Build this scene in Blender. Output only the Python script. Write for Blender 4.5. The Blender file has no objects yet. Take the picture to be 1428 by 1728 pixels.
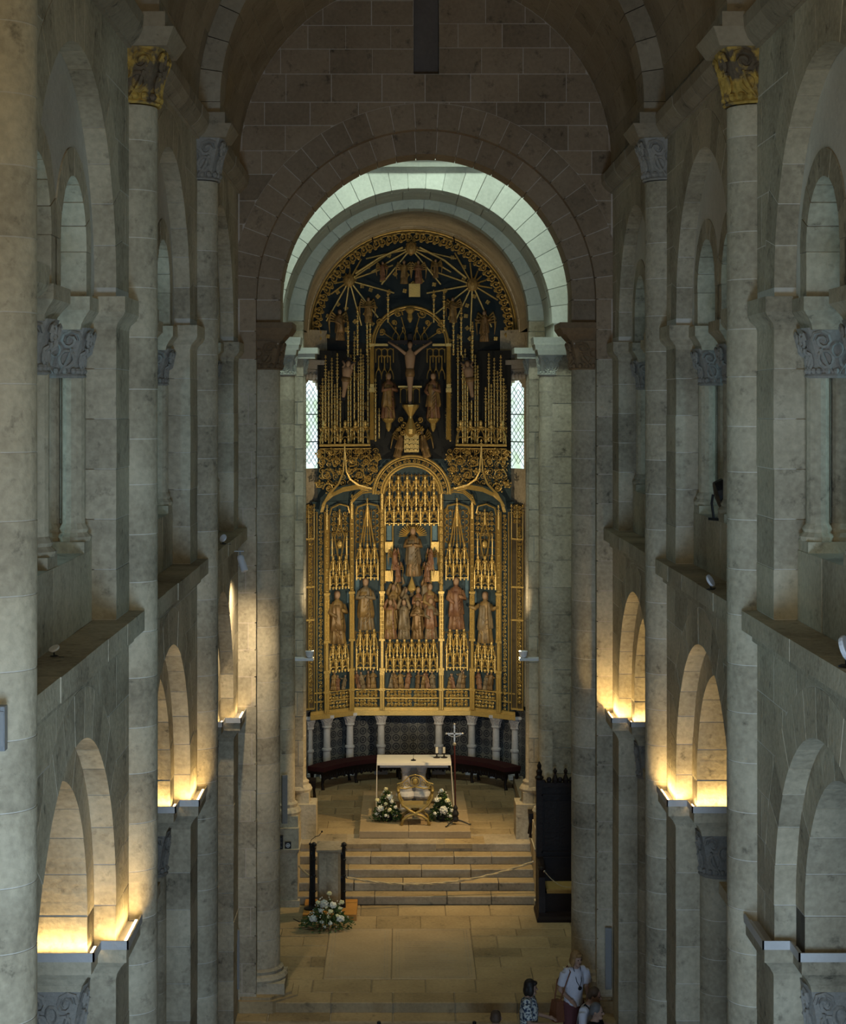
import bpy, bmesh, math, random
from math import pi, sin, cos, sqrt, radians as R
from mathutils import Vector, Matrix
random.seed(7)
SC = bpy.context.scene
C = SC.collection

# ------------------------------------------------------------------ camera
F = 3000.0                      # focal length in pixels of the 1428 wide frame
cam_d = bpy.data.cameras.new('camera')
cam = bpy.data.objects.new('camera', cam_d); C.objects.link(cam)
cam.location = (0, 0, 9.6); cam.rotation_euler = (pi/2, 0, 0)
cam_d.sensor_fit = 'HORIZONTAL'; cam_d.sensor_width = 36.0
cam_d.lens = 36.0*F/1428; cam_d.shift_x = 40/1428; cam_d.shift_y = -179/1428
cam_d.clip_end = 200
SC.camera = cam
# ------------------------------------------------------------------ world, light, exposure
SC.view_settings.view_transform = 'Standard'; SC.view_settings.look = 'None'
SC.view_settings.gamma = 1.0; SC.view_settings.use_curve_mapping = False
SC.view_settings.exposure = 0.0
W = bpy.data.worlds.new('world'); SC.world = W; W.use_nodes = True
W.node_tree.nodes['Background'].inputs[0].default_value = (0.55, 0.7, 0.9, 1)
W.node_tree.nodes['Background'].inputs[1].default_value = 0.3

def area(name, loc, rot, sx, sy, power, col, spread=180):
    l = bpy.data.lights.new(name, 'AREA'); l.shape = 'RECTANGLE'; l.size = sx; l.size_y = sy
    l.energy = power; l.color = col; l.spread = R(spread)
    o = bpy.data.objects.new(name, l); C.objects.link(o); o.location = loc; o.rotation_euler = rot
    return o
def spot(name, loc, target, power, col, size=60, blend=.6, rad=.08):
    l = bpy.data.lights.new(name, 'SPOT'); l.energy = power; l.color = col
    l.spot_size = R(size); l.spot_blend = blend; l.shadow_soft_size = rad
    o = bpy.data.objects.new(name, l); C.objects.link(o); o.location = loc
    d = Vector(target)-Vector(loc); o.rotation_euler = d.to_track_quat('-Z', 'Y').to_euler()
    return o
COOL = (.80, .90, 1.0); SOFT = (1.0, .80, .50); GREEN = (.76, .95, .84); WARM = (1.0, .68, .30); AMBER = (1.0, .68, .25)
# west window of the tribune behind the camera, and the taller portal opening below it (daylight)
area('west_window_light', (.42, -.9, 10.2), (R(90), 0, 0), 2.4, 3.0, 250, (1.0, .86, .58))
area('west_portal_light', (.42, -1.2, 4.2), (R(90), 0, 0), 3.0, 5.0, 1500, (.47, .71, 1.0))
# daylight falling from the lantern windows over the crossing
area('lantern_light', (.42, 31.9, 19.6), (0, 0, 0), 3.4, 3.2, 170, GREEN)
area('lantern_west_window_light', (.42, 29.8, 18.2), (R(42), 0, 0), 3.0, 1.6, 400, GREEN, 120)
# tribune windows of the outer walls, one for each bay, both sides
for i, Y in enumerate((14.6, 20.4, 26.2)):
    area('tribune_window_light_left', (-7.3, Y, 9.8), (0, R(-90), 0), 1.4, 1.6, (95, 40, 26)[i], (.45, .82, 1.0))
    area('tribune_window_light_right', (8.1, Y, 9.8), (0, R(90), 0), 1.4, 1.6, (85, 34, 22)[i], (.45, .82, 1.0))

# ------------------------------------------------------------------ materials
def mat(name, col, rough=.85, metal=0, var=.25, scale=1.3, bump=.25, fine=18, rnd=.2, tint=None, emit=None, spec=.3, spots=False, hard=False):
    m = bpy.data.materials.new(name); m.use_nodes = True
    nt = m.node_tree; b = nt.nodes['Principled BSDF']
    b.inputs['Roughness'].default_value = rough; b.inputs['Metallic'].default_value = metal
    b.inputs['Specular IOR Level'].default_value = spec
    g = nt.nodes.new('ShaderNodeNewGeometry')
    n1 = nt.nodes.new('ShaderNodeTexNoise'); n1.inputs['Scale'].default_value = scale; n1.inputs['Detail'].default_value = 6
    n2 = nt.nodes.new('ShaderNodeTexNoise'); n2.inputs['Scale'].default_value = fine; n2.inputs['Detail'].default_value = 5
    nt.links.new(g.outputs['Position'], n1.inputs['Vector']); nt.links.new(g.outputs['Position'], n2.inputs['Vector'])
    oi = nt.nodes.new('ShaderNodeObjectInfo')
    # value factor = 1 + var*(n1-.5)*2 + .5var*(n2-.5)*2 + rnd*(random-.5)
    def mth(op, a, c):
        k = nt.nodes.new('ShaderNodeMath'); k.operation = op
        for i, s in enumerate((a, c)):
            if isinstance(s, (int, float)): k.inputs[i].default_value = s
            else: nt.links.new(s, k.inputs[i])
        return k.outputs[0]
    v = mth('ADD', mth('MULTIPLY', mth('SUBTRACT', n1.outputs[0], .5), 3*var), 1.0)
    v = mth('ADD', v, mth('MULTIPLY', mth('SUBTRACT', n2.outputs[0], .5), 1.6*var))
    v = mth('ADD', v, mth('MULTIPLY', mth('SUBTRACT', oi.outputs['Random'], .5), rnd*2))
    if spots:      # pits and dark weather stains in the stone
        n3 = nt.nodes.new('ShaderNodeTexNoise'); n3.inputs['Scale'].default_value = 5.5; n3.inputs['Detail'].default_value = 8; n3.inputs['Roughness'].default_value = .7
        nt.links.new(g.outputs['Position'], n3.inputs['Vector'])
        mr = nt.nodes.new('ShaderNodeMapRange'); mr.inputs['From Min'].default_value = .57; mr.inputs['From Max'].default_value = .70
        mr.inputs['To Min'].default_value = 0; mr.inputs['To Max'].default_value = -.5; nt.links.new(n3.outputs[0], mr.inputs['Value'])
        v = mth('ADD', v, mr.outputs[0])
    v = mth('MAXIMUM', v, .15)
    mx = nt.nodes.new('ShaderNodeMix'); mx.data_type = 'RGBA'; mx.blend_type = 'MIX'
    mx.inputs['A'].default_value = (*col, 1)
    t = tint or (col[0]*.8, col[1]*.82, col[2]*.9)
    mx.inputs['B'].default_value = (*t, 1)
    if hard:
        mh = nt.nodes.new('ShaderNodeMapRange'); mh.inputs['From Min'].default_value = .46; mh.inputs['From Max'].default_value = .56; nt.links.new(n1.outputs[0], mh.inputs['Value']); nt.links.new(mh.outputs[0], mx.inputs['Factor'])
    else: nt.links.new(n1.outputs[0], mx.inputs['Factor'])
    sc = nt.nodes.new('ShaderNodeVectorMath'); sc.operation = 'SCALE'
    nt.links.new(mx.outputs['Result'], sc.inputs[0]); nt.links.new(v, sc.inputs['Scale'])
    nt.links.new(sc.outputs[0], b.inputs['Base Color'])
    if bump:
        bp = nt.nodes.new('ShaderNodeBump'); bp.inputs['Strength'].default_value = bump; bp.inputs['Distance'].default_value = .02
        nt.links.new(n2.outputs[0], bp.inputs['Height']); nt.links.new(bp.outputs[0], b.inputs['Normal'])
    if emit:
        b.inputs['Emission Color'].default_value = (*emit[0], 1); b.inputs['Emission Strength'].default_value = emit[1]
    return m
M = {}
M['stone'] = mat('limestone', (.49, .41, .28), var=.50, tint=(.33, .30, .23), rnd=.17, spots=True, bump=.4)
M['mortar'] = mat('mortar', (.62, .57, .47), var=.2)
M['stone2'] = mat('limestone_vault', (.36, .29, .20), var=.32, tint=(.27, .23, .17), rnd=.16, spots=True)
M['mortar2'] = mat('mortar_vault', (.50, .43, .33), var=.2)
M['stoneE'] = mat('sandstone_east', (.35, .245, .15), var=.30, tint=(.25, .19, .13), rnd=.18, spots=True)
M['mortarE'] = mat('mortar_east', (.55, .46, .36), var=.2)
M['carved'] = mat('carved_stone', (.36, .33, .28), var=.3, tint=(.22, .21, .20), bump=.5, fine=30)
M['brown'] = mat('weathered_stone', (.26, .17, .09), var=.35, tint=(.15, .10, .06), bump=.5)
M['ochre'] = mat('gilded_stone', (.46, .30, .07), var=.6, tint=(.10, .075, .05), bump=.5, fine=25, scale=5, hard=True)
M['pale'] = mat('pale_limestone', (.50, .50, .42), var=.22, tint=(.42, .43, .37), rnd=.08)
M['floor'] = mat('floor_slab', (.37, .27, .14), rough=.6, var=.42, spots=True, tint=(.27, .21, .12), rnd=.18, bump=.12, scale=1.1)
M['joint'] = mat('floor_joint', (.26, .20, .12), var=.3)
M['tomb'] = mat('tomb_slab', (.40, .30, .17), rough=.6, var=.26, rnd=.05, bump=.12)
M['riser'] = mat('step_stone', (.33, .26, .16), rough=.7, var=.42, spots=True, rnd=.12, tint=(.30, .26, .20))
M['marble'] = mat('column_marble', (.52, .50, .48), rough=.5, var=.25, rnd=.05, bump=.1)
M['gold'] = mat('gilded_wood', (.60, .43, .14), rough=.42, metal=.55, var=.35, scale=5, tint=(.36, .24, .07), rnd=.1, bump=.4, fine=40, spec=.5)
M['golddk'] = mat('old_gilding', (.40, .28, .10), rough=.5, metal=.45, var=.4, scale=5, tint=(.20, .12, .04), rnd=.1, bump=.4, fine=40)
M['wingbrown'] = mat('dark_gilded_ground', (.075, .055, .028), rough=.6, var=.4, scale=6)
M['bluedk'] = mat('night_blue_ground', (.010, .020, .024), rough=.7, var=.3, scale=4)
M['blue'] = mat('blue_ground', (.028, .050, .056), rough=.7, var=.3, scale=4, rnd=.1)
M['dark'] = mat('dark_ground', (.015, .016, .015), rough=.8, var=.3)
M['robe1'] = mat('robe_brown', (0.122, 0.072, 0.036), rough=.42, var=.4, scale=5, tint=(0.274, 0.180, 0.058), rnd=.1)
M['robe2'] = mat('robe_red', (0.158, 0.054, 0.040), rough=.42, var=.4, scale=5, tint=(0.230, 0.144, 0.065), rnd=.1)
M['robe3'] = mat('robe_gold', (0.194, 0.130, 0.050), rough=.42, metal=.2, var=.4, scale=5, tint=(0.180, 0.101, 0.050), rnd=.1)
M['robe4'] = mat('robe_grey', (0.108, 0.094, 0.072), rough=.42, var=.4, scale=5, tint=(0.216, 0.151, 0.072), rnd=.1)
M['flesh'] = mat('painted_flesh', (.31, .20, .12), rough=.6, var=.2, scale=6)
M['hairw'] = mat('painted_hair', (.14, .08, .04), rough=.7, var=.3)
M['wood'] = mat('dark_wood', (.014, .008, .006), rough=.5, var=.3, spec=.2)
M['velvet'] = mat('red_velvet', (.045, .008, .008), rough=.9, var=.3)
M['iron'] = mat('black_iron', (.012, .012, .013), rough=.5, var=.2)
M['cloth'] = mat('white_linen', (.80, .76, .66), rough=.9, var=.06, rnd=0, bump=.1)
M['candle'] = mat('candle_wax', (.80, .74, .58), rough=.5, var=.05)
M['oldgold'] = mat('chair_gilding', (.34, .25, .08), rough=.4, metal=.4, var=.3, scale=8)
M['board'] = mat('varnished_board', (.40, .19, .04), rough=.45, var=.25, scale=3)
M['leaf'] = mat('leaf_green', (.035, .075, .02), rough=.6, var=.5, scale=9, tint=(.09, .14, .04))
M['petal'] = mat('white_petal', (.72, .72, .62), rough=.8, var=.2, scale=20)
M['cream'] = mat('cream_petal', (.74, .70, .40), rough=.8, var=.2, scale=20)
M['cushion'] = mat('seat_cushion', (.45, .28, .08), rough=.8, var=.2)
M['rope'] = mat('hemp_rope', (.46, .36, .20), rough=.9, var=.3, scale=20)
M['steel'] = mat('grey_metal', (.28, .28, .27), rough=.4, metal=.3, var=.1)
M['tray'] = mat('tray_metal', (.52, .50, .47), rough=.5, metal=.1, var=.1)
M['white'] = mat('white_plastic', (.75, .75, .75), rough=.5, var=.05)
M['silver'] = mat('silver', (.5, .48, .42), rough=.35, metal=.8, var=.2)
M['led'] = mat('led_strip', (.9, .8, .6), emit=((1, .78, .45), 6.0))
M['lead'] = mat('window_lead', (.03, .035, .04), rough=.6, var=.1)
M['skin'] = mat('skin', (.42, .25, .17), rough=.6, var=.08, rnd=0)
M['shirt'] = mat('white_shirt', (.66, .64, .68), rough=.9, var=.1, rnd=0)
M['blouse'] = mat('floral_blouse', (.62, .64, .60), rough=.9, var=.15, scale=26, fine=40, tint=(.03, .05, .10), rnd=0, hard=True)
M['trouser'] = mat('maroon_trousers', (.13, .045, .045), rough=.9, var=.2, rnd=0)
M['black'] = mat('black_cloth', (.014, .013, .015), rough=.9, var=.2, rnd=0)
M['leather'] = mat('brown_leather', (.20, .075, .035), rough=.5, var=.2, rnd=0)
M['blonde'] = mat('blonde_hair', (.34, .19, .07), rough=.6, var=.35, scale=14)
M['darkhair'] = mat('dark_hair', (.025, .018, .014), rough=.5, var=.3, scale=14)
M['greyhair'] = mat('grey_hair', (.13, .12, .11), rough=.6, var=.3, scale=14)
M['brownhair'] = mat('brown_hair', (.10, .06, .035), rough=.6, var=.3, scale=14)
M['shell'] = mat('plain_plaster', (.30, .27, .22), var=.2)
M['greenbronze'] = mat('slot_dark', (.20, .16, .13), var=.2)

# azulejo tile: pale rings on a dark blue glaze, pattern in tile space
def tile_mat():
    m = bpy.data.materials.new('azulejo'); m.use_nodes = True; nt = m.node_tree; b = nt.nodes['Principled BSDF']
    tc = nt.nodes.new('ShaderNodeTexCoord'); sp = nt.nodes.new('ShaderNodeVectorMath'); sp.operation = 'MULTIPLY'
    sp.inputs[1].default_value = (1, 0, 1); nt.links.new(tc.outputs['Object'], sp.inputs[0])
    ln = nt.nodes.new('ShaderNodeVectorMath'); ln.operation = 'LENGTH'; nt.links.new(sp.outputs[0], ln.inputs[0])
    cr = nt.nodes.new('ShaderNodeValToRGB'); e = cr.color_ramp; e.interpolation = 'LINEAR'
    a = (.018, .022, .032, 1); w = (.24, .25, .24, 1)
    e.elements[0].position = .0; e.elements[0].color = w
    e.elements[1].position = .018; e.elements[1].color = a
    for p, c in ((.038, a), (.044, w), (.058, w), (.064, a), (.086, a), (.094, w)):
        k = e.elements.new(p); k.color = c
    nt.links.new(ln.outputs['Value'], cr.inputs[0])
    g = nt.nodes.new('ShaderNodeNewGeometry'); n = nt.nodes.new('ShaderNodeTexNoise'); n.inputs['Scale'].default_value = 3
    nt.links.new(g.outputs['Position'], n.inputs['Vector'])
    mx = nt.nodes.new('ShaderNodeMix'); mx.data_type = 'RGBA'; mx.inputs['B'].default_value = a
    nt.links.new(n.outputs[0], mx.inputs['Factor']); nt.links.new(cr.outputs[0], mx.inputs['A'])
    nt.links.new(mx.outputs['Result'], b.inputs['Base Color']); b.inputs['Roughness'].default_value = .3
    return m
M['tile'] = tile_mat()
def glass_mat():
    m = bpy.data.materials.new('daylit_glass'); m.use_nodes = True; nt = m.node_tree; b = nt.nodes['Principled BSDF']
    g = nt.nodes.new('ShaderNodeNewGeometry'); n = nt.nodes.new('ShaderNodeTexNoise'); n.inputs['Scale'].default_value = 2.2
    nt.links.new(g.outputs['Position'], n.inputs['Vector'])
    cr = nt.nodes.new('ShaderNodeValToRGB'); e = cr.color_ramp
    e.elements[0].position = .35; e.elements[0].color = (.45, .62, .42, 1)
    e.elements[1].position = .65; e.elements[1].color = (.70, .86, .90, 1)
    nt.links.new(n.outputs[0], cr.inputs[0]); nt.links.new(cr.outputs[0], b.inputs['Emission Color'])
    b.inputs['Emission Strength'].default_value = 1.5; b.inputs['Base Color'].default_value = (.3, .4, .4, 1)
    return m
M['glass'] = glass_mat()

# ------------------------------------------------------------------ helpers
def tag(o, label=None, cat=None, group=None, kind=None):
    if label: o['label'] = label
    if cat: o['category'] = cat
    if group: o['group'] = group
    if kind: o['kind'] = kind
    return o
def put(name, me, parent=None, loc=(0, 0, 0), rot=(0, 0, 0), scale=None):
    o = bpy.data.objects.new(name, me); C.objects.link(o)
    o.location = loc; o.rotation_euler = rot
    if scale: o.scale = scale
    if parent: o.parent = parent
    return o
def empty(name, loc=(0, 0, 0), rot=(0, 0, 0), parent=None):
    o = put(name, None, parent, loc, rot); o.empty_display_size = .1
    return o
class MB:
    def __init__(s): s.v = []; s.f = []
    def add(s, vs, fs):
        n = len(s.v); s.v += [tuple(p) for p in vs]; s.f += [tuple(i+n for i in f) for f in fs]; return s
    def box(s, x0, x1, y0, y1, z0, z1):
        return s.add([(x0,y0,z0),(x1,y0,z0),(x1,y1,z0),(x0,y1,z0),(x0,y0,z1),(x1,y0,z1),(x1,y1,z1),(x0,y1,z1)],
                     [(3,2,1,0),(4,5,6,7),(0,1,5,4),(1,2,6,5),(2,3,7,6),(3,0,4,7)])
    def frus(s, x0, x1, y0, y1, z0, z1, e):      # bottom rectangle, top wider by e
        return s.add([(x0,y0,z0),(x1,y0,z0),(x1,y1,z0),(x0,y1,z0),(x0-e,y0-e,z1),(x1+e,y0-e,z1),(x1+e,y1+e,z1),(x0-e,y1+e,z1)],
                     [(3,2,1,0),(4,5,6,7),(0,1,5,4),(1,2,6,5),(2,3,7,6),(3,0,4,7)])
    def prism(s, poly, y0, y1):                  # poly in (x, z)
        n = len(poly)
        vs = [(p[0], y0, p[1]) for p in poly]+[(p[0], y1, p[1]) for p in poly]
        fs = [tuple(range(n)), tuple(range(2*n-1, n-1, -1))]+[(i, i+n, (i+1) % n+n, (i+1) % n) for i in range(n)]
        return s.add(vs, fs)
    def flat(s, poly, z0, z1):                   # poly in (x, y)
        n = len(poly)
        vs = [(p[0], p[1], z0) for p in poly]+[(p[0], p[1], z1) for p in poly]
        fs = [tuple(range(n-1, -1, -1)), tuple(range(n, 2*n))]+[(i, (i+1) % n, (i+1) % n+n, i+n) for i in range(n)]
        return s.add(vs, fs)
    def tube(s, pts, r, n=6, closed=False):
        pts = [Vector(p) for p in pts]; k = len(pts)
        rr = r if isinstance(r, (list, tuple)) else [r]*k
        vs = []; up = None
        for i, p in enumerate(pts):
            if closed: d = pts[(i+1) % k]-pts[i-1]
            else: d = pts[min(i+1, k-1)]-pts[max(i-1, 0)]
            if d.length < 1e-9: d = Vector((0, 0, 1))
            d.normalize()
            if up is None:
                a = Vector((0, 1, 0)) if abs(d.y) < .9 else Vector((1, 0, 0))
            else: a = up
            b = d.cross(a)
            if b.length < 1e-6: b = d.cross(Vector((1, .3, .2)))
            b.normalize(); a = b.cross(d); up = a
            for j in range(n):
                t = 2*pi*j/n
                vs.append(p+(a*cos(t)+b*sin(t))*rr[i])
        fs = []
        for i in range(k if closed else k-1):
            for j in range(n):
                i2 = (i+1) % k
                fs.append((i*n+j, i*n+(j+1) % n, i2*n+(j+1) % n, i2*n+j))
        if not closed: fs += [tuple(range(n-1, -1, -1)), tuple(range((k-1)*n, k*n))]
        return s.add(vs, fs)
    def lathe(s, prof, n=16, c=(0, 0), a0=0, a1=2*pi, fold=None, sx=1, sy=1):   # prof (r, z)
        full = abs(a1-a0-2*pi) < 1e-6; m = n if full else n+1; k = len(prof); vs = []
        for i, (r, z) in enumerate(prof):
            for j in range(m):
                t = a0+(a1-a0)*j/n; q = r*(fold(t, i/(k-1)) if fold else 1)
                vs.append((c[0]+q*cos(t)*sx, c[1]+q*sin(t)*sy, z))
        fs = [(i*m+j, i*m+(j+1) % m, (i+1)*m+(j+1) % m, (i+1)*m+j) for i in range(k-1) for j in range(n if not full else m)]
        fs += [tuple(range(m-1, -1, -1)), tuple(range((k-1)*m, k*m))]
        return s.add(vs, fs)
    def ell(s, c, r, n=10, m=7, rot=None):
        if not isinstance(r, (list, tuple)): r = (r, r, r)
        vs = []; c = Vector(c)
        for i in range(1, m):
            for j in range(n):
                p = Vector((r[0]*sin(pi*i/m)*cos(2*pi*j/n), r[1]*sin(pi*i/m)*sin(2*pi*j/n), r[2]*cos(pi*i/m)))
                vs.append(c+(rot @ p if rot else p))
        a, b = Vector((0, 0, r[2])), Vector((0, 0, -r[2]))
        vs += [c+(rot @ a if rot else a), c+(rot @ b if rot else b)]; q = len(vs)
        fs = [(i*n+j, (i+1)*n+j, (i+1)*n+(j+1) % n, i*n+(j+1) % n) for i in range(m-2) for j in range(n)]
        fs += [(q-2, j, (j+1) % n) for j in range(n)]+[(q-1, (m-2)*n+(j+1) % n, (m-2)*n+j) for j in range(n)]
        return s.add(vs, fs)
    def mesh(s, name, mt, smooth=False):
        me = bpy.data.meshes.new(name); me.from_pydata(s.v, [], s.f)
        bm = bmesh.new(); bm.from_mesh(me); bmesh.ops.recalc_face_normals(bm, faces=bm.faces); bm.to_mesh(me); bm.free()
        me.materials.append(M[mt] if isinstance(mt, str) else mt)
        if smooth: me.shade_smooth()
        return me
    def build(s, name, mt, parent=None, loc=(0, 0, 0), rot=(0, 0, 0), smooth=False):
        return put(name, s.mesh(name, mt, smooth), parent, loc, rot)

_cache = {}
def chamfer_box(w, d, h, mt, ch=.0015):
    """block with its front face (y = 0) softened; origin at the front face centre"""
    w, d, h = round(w/.02)*.02, round(d/.02)*.02, round(h/.01)*.01
    key = ('cb', w, d, h, mt)
    if key not in _cache:
        b = MB(); x, z, c = w/2, h/2, ch
        vs = [(-x+c, 0, -z+c), (x-c, 0, -z+c), (x-c, 0, z-c), (-x+c, 0, z-c), (-x, c, -z), (x, c, -z), (x, c, z), (-x, c, z), (-x, d, -z), (x, d, -z), (x, d, z), (-x, d, z)]
        fs = [(0, 1, 2, 3), (0, 4, 5, 1), (1, 5, 6, 2), (2, 6, 7, 3), (3, 7, 4, 0), (4, 8, 9, 5), (5, 9, 10, 6), (6, 10, 11, 7), (7, 11, 8, 4), (11, 10, 9, 8)]
        b.add(vs, fs); _cache[key] = b.mesh('block', mt)
    return _cache[key]
def wedge(r0, r1, ang, y0, y1, mt, n=3):
    """voussoir centred on the vertical, around the y axis"""
    key = ('w', round(r0, 3), round(r1, 3), round(ang, 4), y0, y1, mt)
    if key not in _cache:
        g = .006; a = ang/2
        p = [(r0*sin(t), r0*cos(t)) for t in [(-a+g/r0)+(2*a-2*g/r0)*i/n for i in range(n+1)]]
        p += [(r1*sin(t), r1*cos(t)) for t in [(a-g/r1)-(2*a-2*g/r1)*i/n for i in range(n+1)]]
        _cache[key] = MB().prism(p, y0, y1).mesh('voussoir', mt)
    return _cache[key]
def ring(parent, c, r0, r1, n, y0, y1, mt, a0=-pi/2, a1=pi/2, name='voussoir', jit=.005):
    st = (a1-a0)/n; me = wedge(r0, r1, st, y0, y1, mt)
    for i in range(n):
        o = put(name, me, parent, (c[0], c[1]+random.uniform(-jit, 0), c[2]), (0, a0+st*(i+.5), 0))
def stones(parent, u0, u1, z0, z1, course, lo, hi, depth, L, mt, y=0, cuts=(), name='stone'):
    """courses of ashlar in the local xz plane; lo(x) and hi(x) bound the masonry"""
    z = z0; k = 0
    while z < z1-.05:
        zt = min(z+course*random.uniform(.92, 1.08), z1)
        if z1-zt < .12: zt = z1
        segs = [u0]+[c for c in sorted(cuts) if u0 < c < u1]+[u1]
        for a, b in zip(segs[:-1], segs[1:]):
            n = max(1, round((b-a)/L)); off = .5*(k % 2)*(b-a)/n
            xs = [a]+[a+(b-a)*(i/n)-off+random.uniform(-.08, .08)*L for i in range(1, n+1) if a+.15 < a+(b-a)*(i/n)-off < b-.15]+[b]
            for x0, x1 in zip(xs[:-1], xs[1:]):
                g = .006; p0, p1 = x0+g, x1-g; q0, q1 = z+g, zt-g
                sm = [p0+(p1-p0)*i/16 for i in range(17)]
                bo = [max(q0, lo(x)+g) for x in sm]; to = [min(q1, hi(x)-g) for x in sm]
                pr = y-random.uniform(0, .0015)
                if all(v == q0 for v in bo) and all(v == q1 for v in to):
                    put(name, chamfer_box(p1-p0, depth, q1-q0, mt), parent, ((p0+p1)/2, pr, (q0+q1)/2))
                else:
                    idx = [i for i in range(17) if to[i]-bo[i] > .004]
                    if len(idx) < 2: continue
                    poly = [(sm[i], bo[i]) for i in idx]+[(sm[i], to[i]) for i in reversed(idx)]
                    cx_, cz_ = (p0+p1)/2, (q0+q1)/2
                    MB().prism([(a_-cx_, b_-cz_) for a_, b_ in poly], 0, depth).build(name, mt, parent, (cx_, pr, cz_))
        z = zt; k += 1
def arcz(c, r, zc):
    return lambda x: zc+sqrt(max(0, r*r-(x-c)**2)) if abs(x-c) < r else -99
def spiral(c, r, turns=1.5, n=14, sgn=1, a0=0, plane='xz', y=None):
    out = []
    for i in range(n):
        t = i/(n-1); q = r*(1-.82*t); a = a0+sgn*2*pi*turns*t
        out.append((c[0]+q*cos(a), c[1], c[2]+q*sin(a)) if plane == 'xz' else (c[0], c[1]+q*cos(a), c[2]+q*sin(a)))
    return out
def carved_capital(b, r, a, z0, z1, c=(0, 0), ay=None, seed=0, tr=.016, detail=1):
    """bell from a round shaft to a square top with raised volutes and interlace; detail 0 leaves the bell plain"""
    h = z1-z0; n = 16; ay = ay or a; vs = []; K = 6
    rg = random.Random(seed)
    for i in range(K):
        t = i/(K-1); e = t**1.6
        for j in range(n):
            th = 2*pi*j/n; cx_, sx_ = cos(th), sin(th); m = max(abs(cx_), abs(sx_))
            vs.append((c[0]+cx_*((r*(1+.05*t))*(1-e)+a*min(1/m, 1.25)*e), c[1]+sx_*((r*(1+.05*t))*(1-e)+ay*min(1/m, 1.25)*e), z0+h*t))
    fs = [(i*n+j, i*n+(j+1) % n, (i+1)*n+(j+1) % n, (i+1)*n+j) for i in range(K-1) for j in range(n)]
    fs += [tuple(range(n-1, -1, -1)), tuple(range((K-1)*n, K*n))]
    b.add(vs, fs)
    b.tube([(c[0]+(r+.012)*cos(2*pi*j/14), c[1]+(r+.012)*sin(2*pi*j/14), z0+.01) for j in range(14)], .022, 5, True)
    if not detail: return
    def prof(t): e = t**1.6; return e
    for face in range(4):
        an = face*pi/2
        def P(x, t):                            # x in -1..1 across the face
            e = prof(t); hx = (r*.75)*(1-e)+a*e; dep = r*(1+.05*t)*(1-e)*(1-.25*x*x)+a*e
            px, py = x*hx, -dep-.006
            if face % 2 == 0: py = py*((ay/a) if e > .3 else 1)
            else: px *= (ay/a)
            return (c[0]+px*cos(an)-py*sin(an), c[1]+px*sin(an)+py*cos(an), z0+h*t)
        for sx_ in (-1, 1):
            b.tube([P(sx_*(.52+.36*(1-.8*i/13)*cos(2.2*pi*i/13*1.5)), .74+.2*(1-.8*i/13)*sin(2.2*pi*i/13*1.5)) for i in range(14)], tr, 4)
            b.tube([P(sx_*(.45+.30*cos(2*pi*i/10)), .36+.17*sin(2*pi*i/10)) for i in range(10)], tr, 4, True)
            b.tube([P(sx_*(.12+.12*sin(pi*i/6)+.5*(i/6)), .08+.5*i/6) for i in range(7)], tr, 4)
        b.tube([P(.22*cos(2*pi*i/10), .55+.14*sin(2*pi*i/10)) for i in range(10)], tr, 4, True)
        for i in range(5): b.ell(P(-.8+.4*i, .12), tr*1.7, 5, 4)

# ================================================================== THE SETTING
CX = .42; S0 = 3.02; YM = 20.23; BAY = 5.78; HB = 2.89
CO = .46                                            # course height of the masonry
PIER = HB
def no(x): return -99
def up(x): return 99
LOW_ZC, LOW_SPR, TRI_ZC, TRI_SPR = 5.02, 4.65, 10.68, 10.60

def half_drum(r, h, mt='stone'):
    key = ('hd', r, round(h, 3), mt)
    if key not in _cache:
        n = 28; an = [-pi-.25+(pi+.5)*i/n for i in range(n+1)]; b = MB()
        lo_ = [(r*cos(t), r*sin(t), 0) for t in an]; hi_ = [(r*cos(t), r*sin(t), h) for t in an]
        b.add(lo_+hi_, [(i, i+1, n+2+i, n+1+i) for i in range(n)]); b.add(lo_, [tuple(range(n, -1, -1))]); b.add(hi_, [tuple(range(n+1))])
        me = bpy.data.meshes.new('drum'); me.from_pydata(b.v, [], b.f); me.materials.append(M[mt])
        for p in me.polygons: p.use_smooth = len(p.vertices) == 4
        _cache[key] = me
    return _cache[key]

def engaged_column(parent, u, d, z0, z1, r, rotz=0, mt='stone', name='engaged_column', h0=CO):
    """half round shaft of drums on a mortar core, facing local -y"""
    core = MB().lathe([(r-.004, z0), (r-.004, z1)], 28, a0=-pi-.3, a1=.3).build(name, 'mortar' if mt == 'stone' else 'mortar2', parent, (u, d, 0), (0, 0, rotz))
    z = z0
    while z < z1-.02:
        zt = min(z+h0*random.uniform(.93, 1.07), z1)
        if z1-zt < .15: zt = z1
        hh = round((zt-z)/.02)*.02
        put('drum', half_drum(r+random.choice((0, .001, .002)), hh-.010, mt), core, (0, 0, z+.006), (0, 0, random.uniform(-.02, .02)))
        z = z+hh
    return core

def base_mould(b, r, z0, c=(0, 0), pl=.12, h=1.0):
    b.box(c[0]-r-pl, c[0]+r+pl, c[1]-r-pl, c[1]+r+pl, z0, z0+.22*h)
    b.lathe([(r+.11, z0+.22*h), (r+.13, z0+.27*h), (r+.10, z0+.33*h), (r+.05, z0+.36*h), (r+.06, z0+.42*h), (r+.01, z0+.46*h), (r, z0+.5*h)], 18, c)

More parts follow.
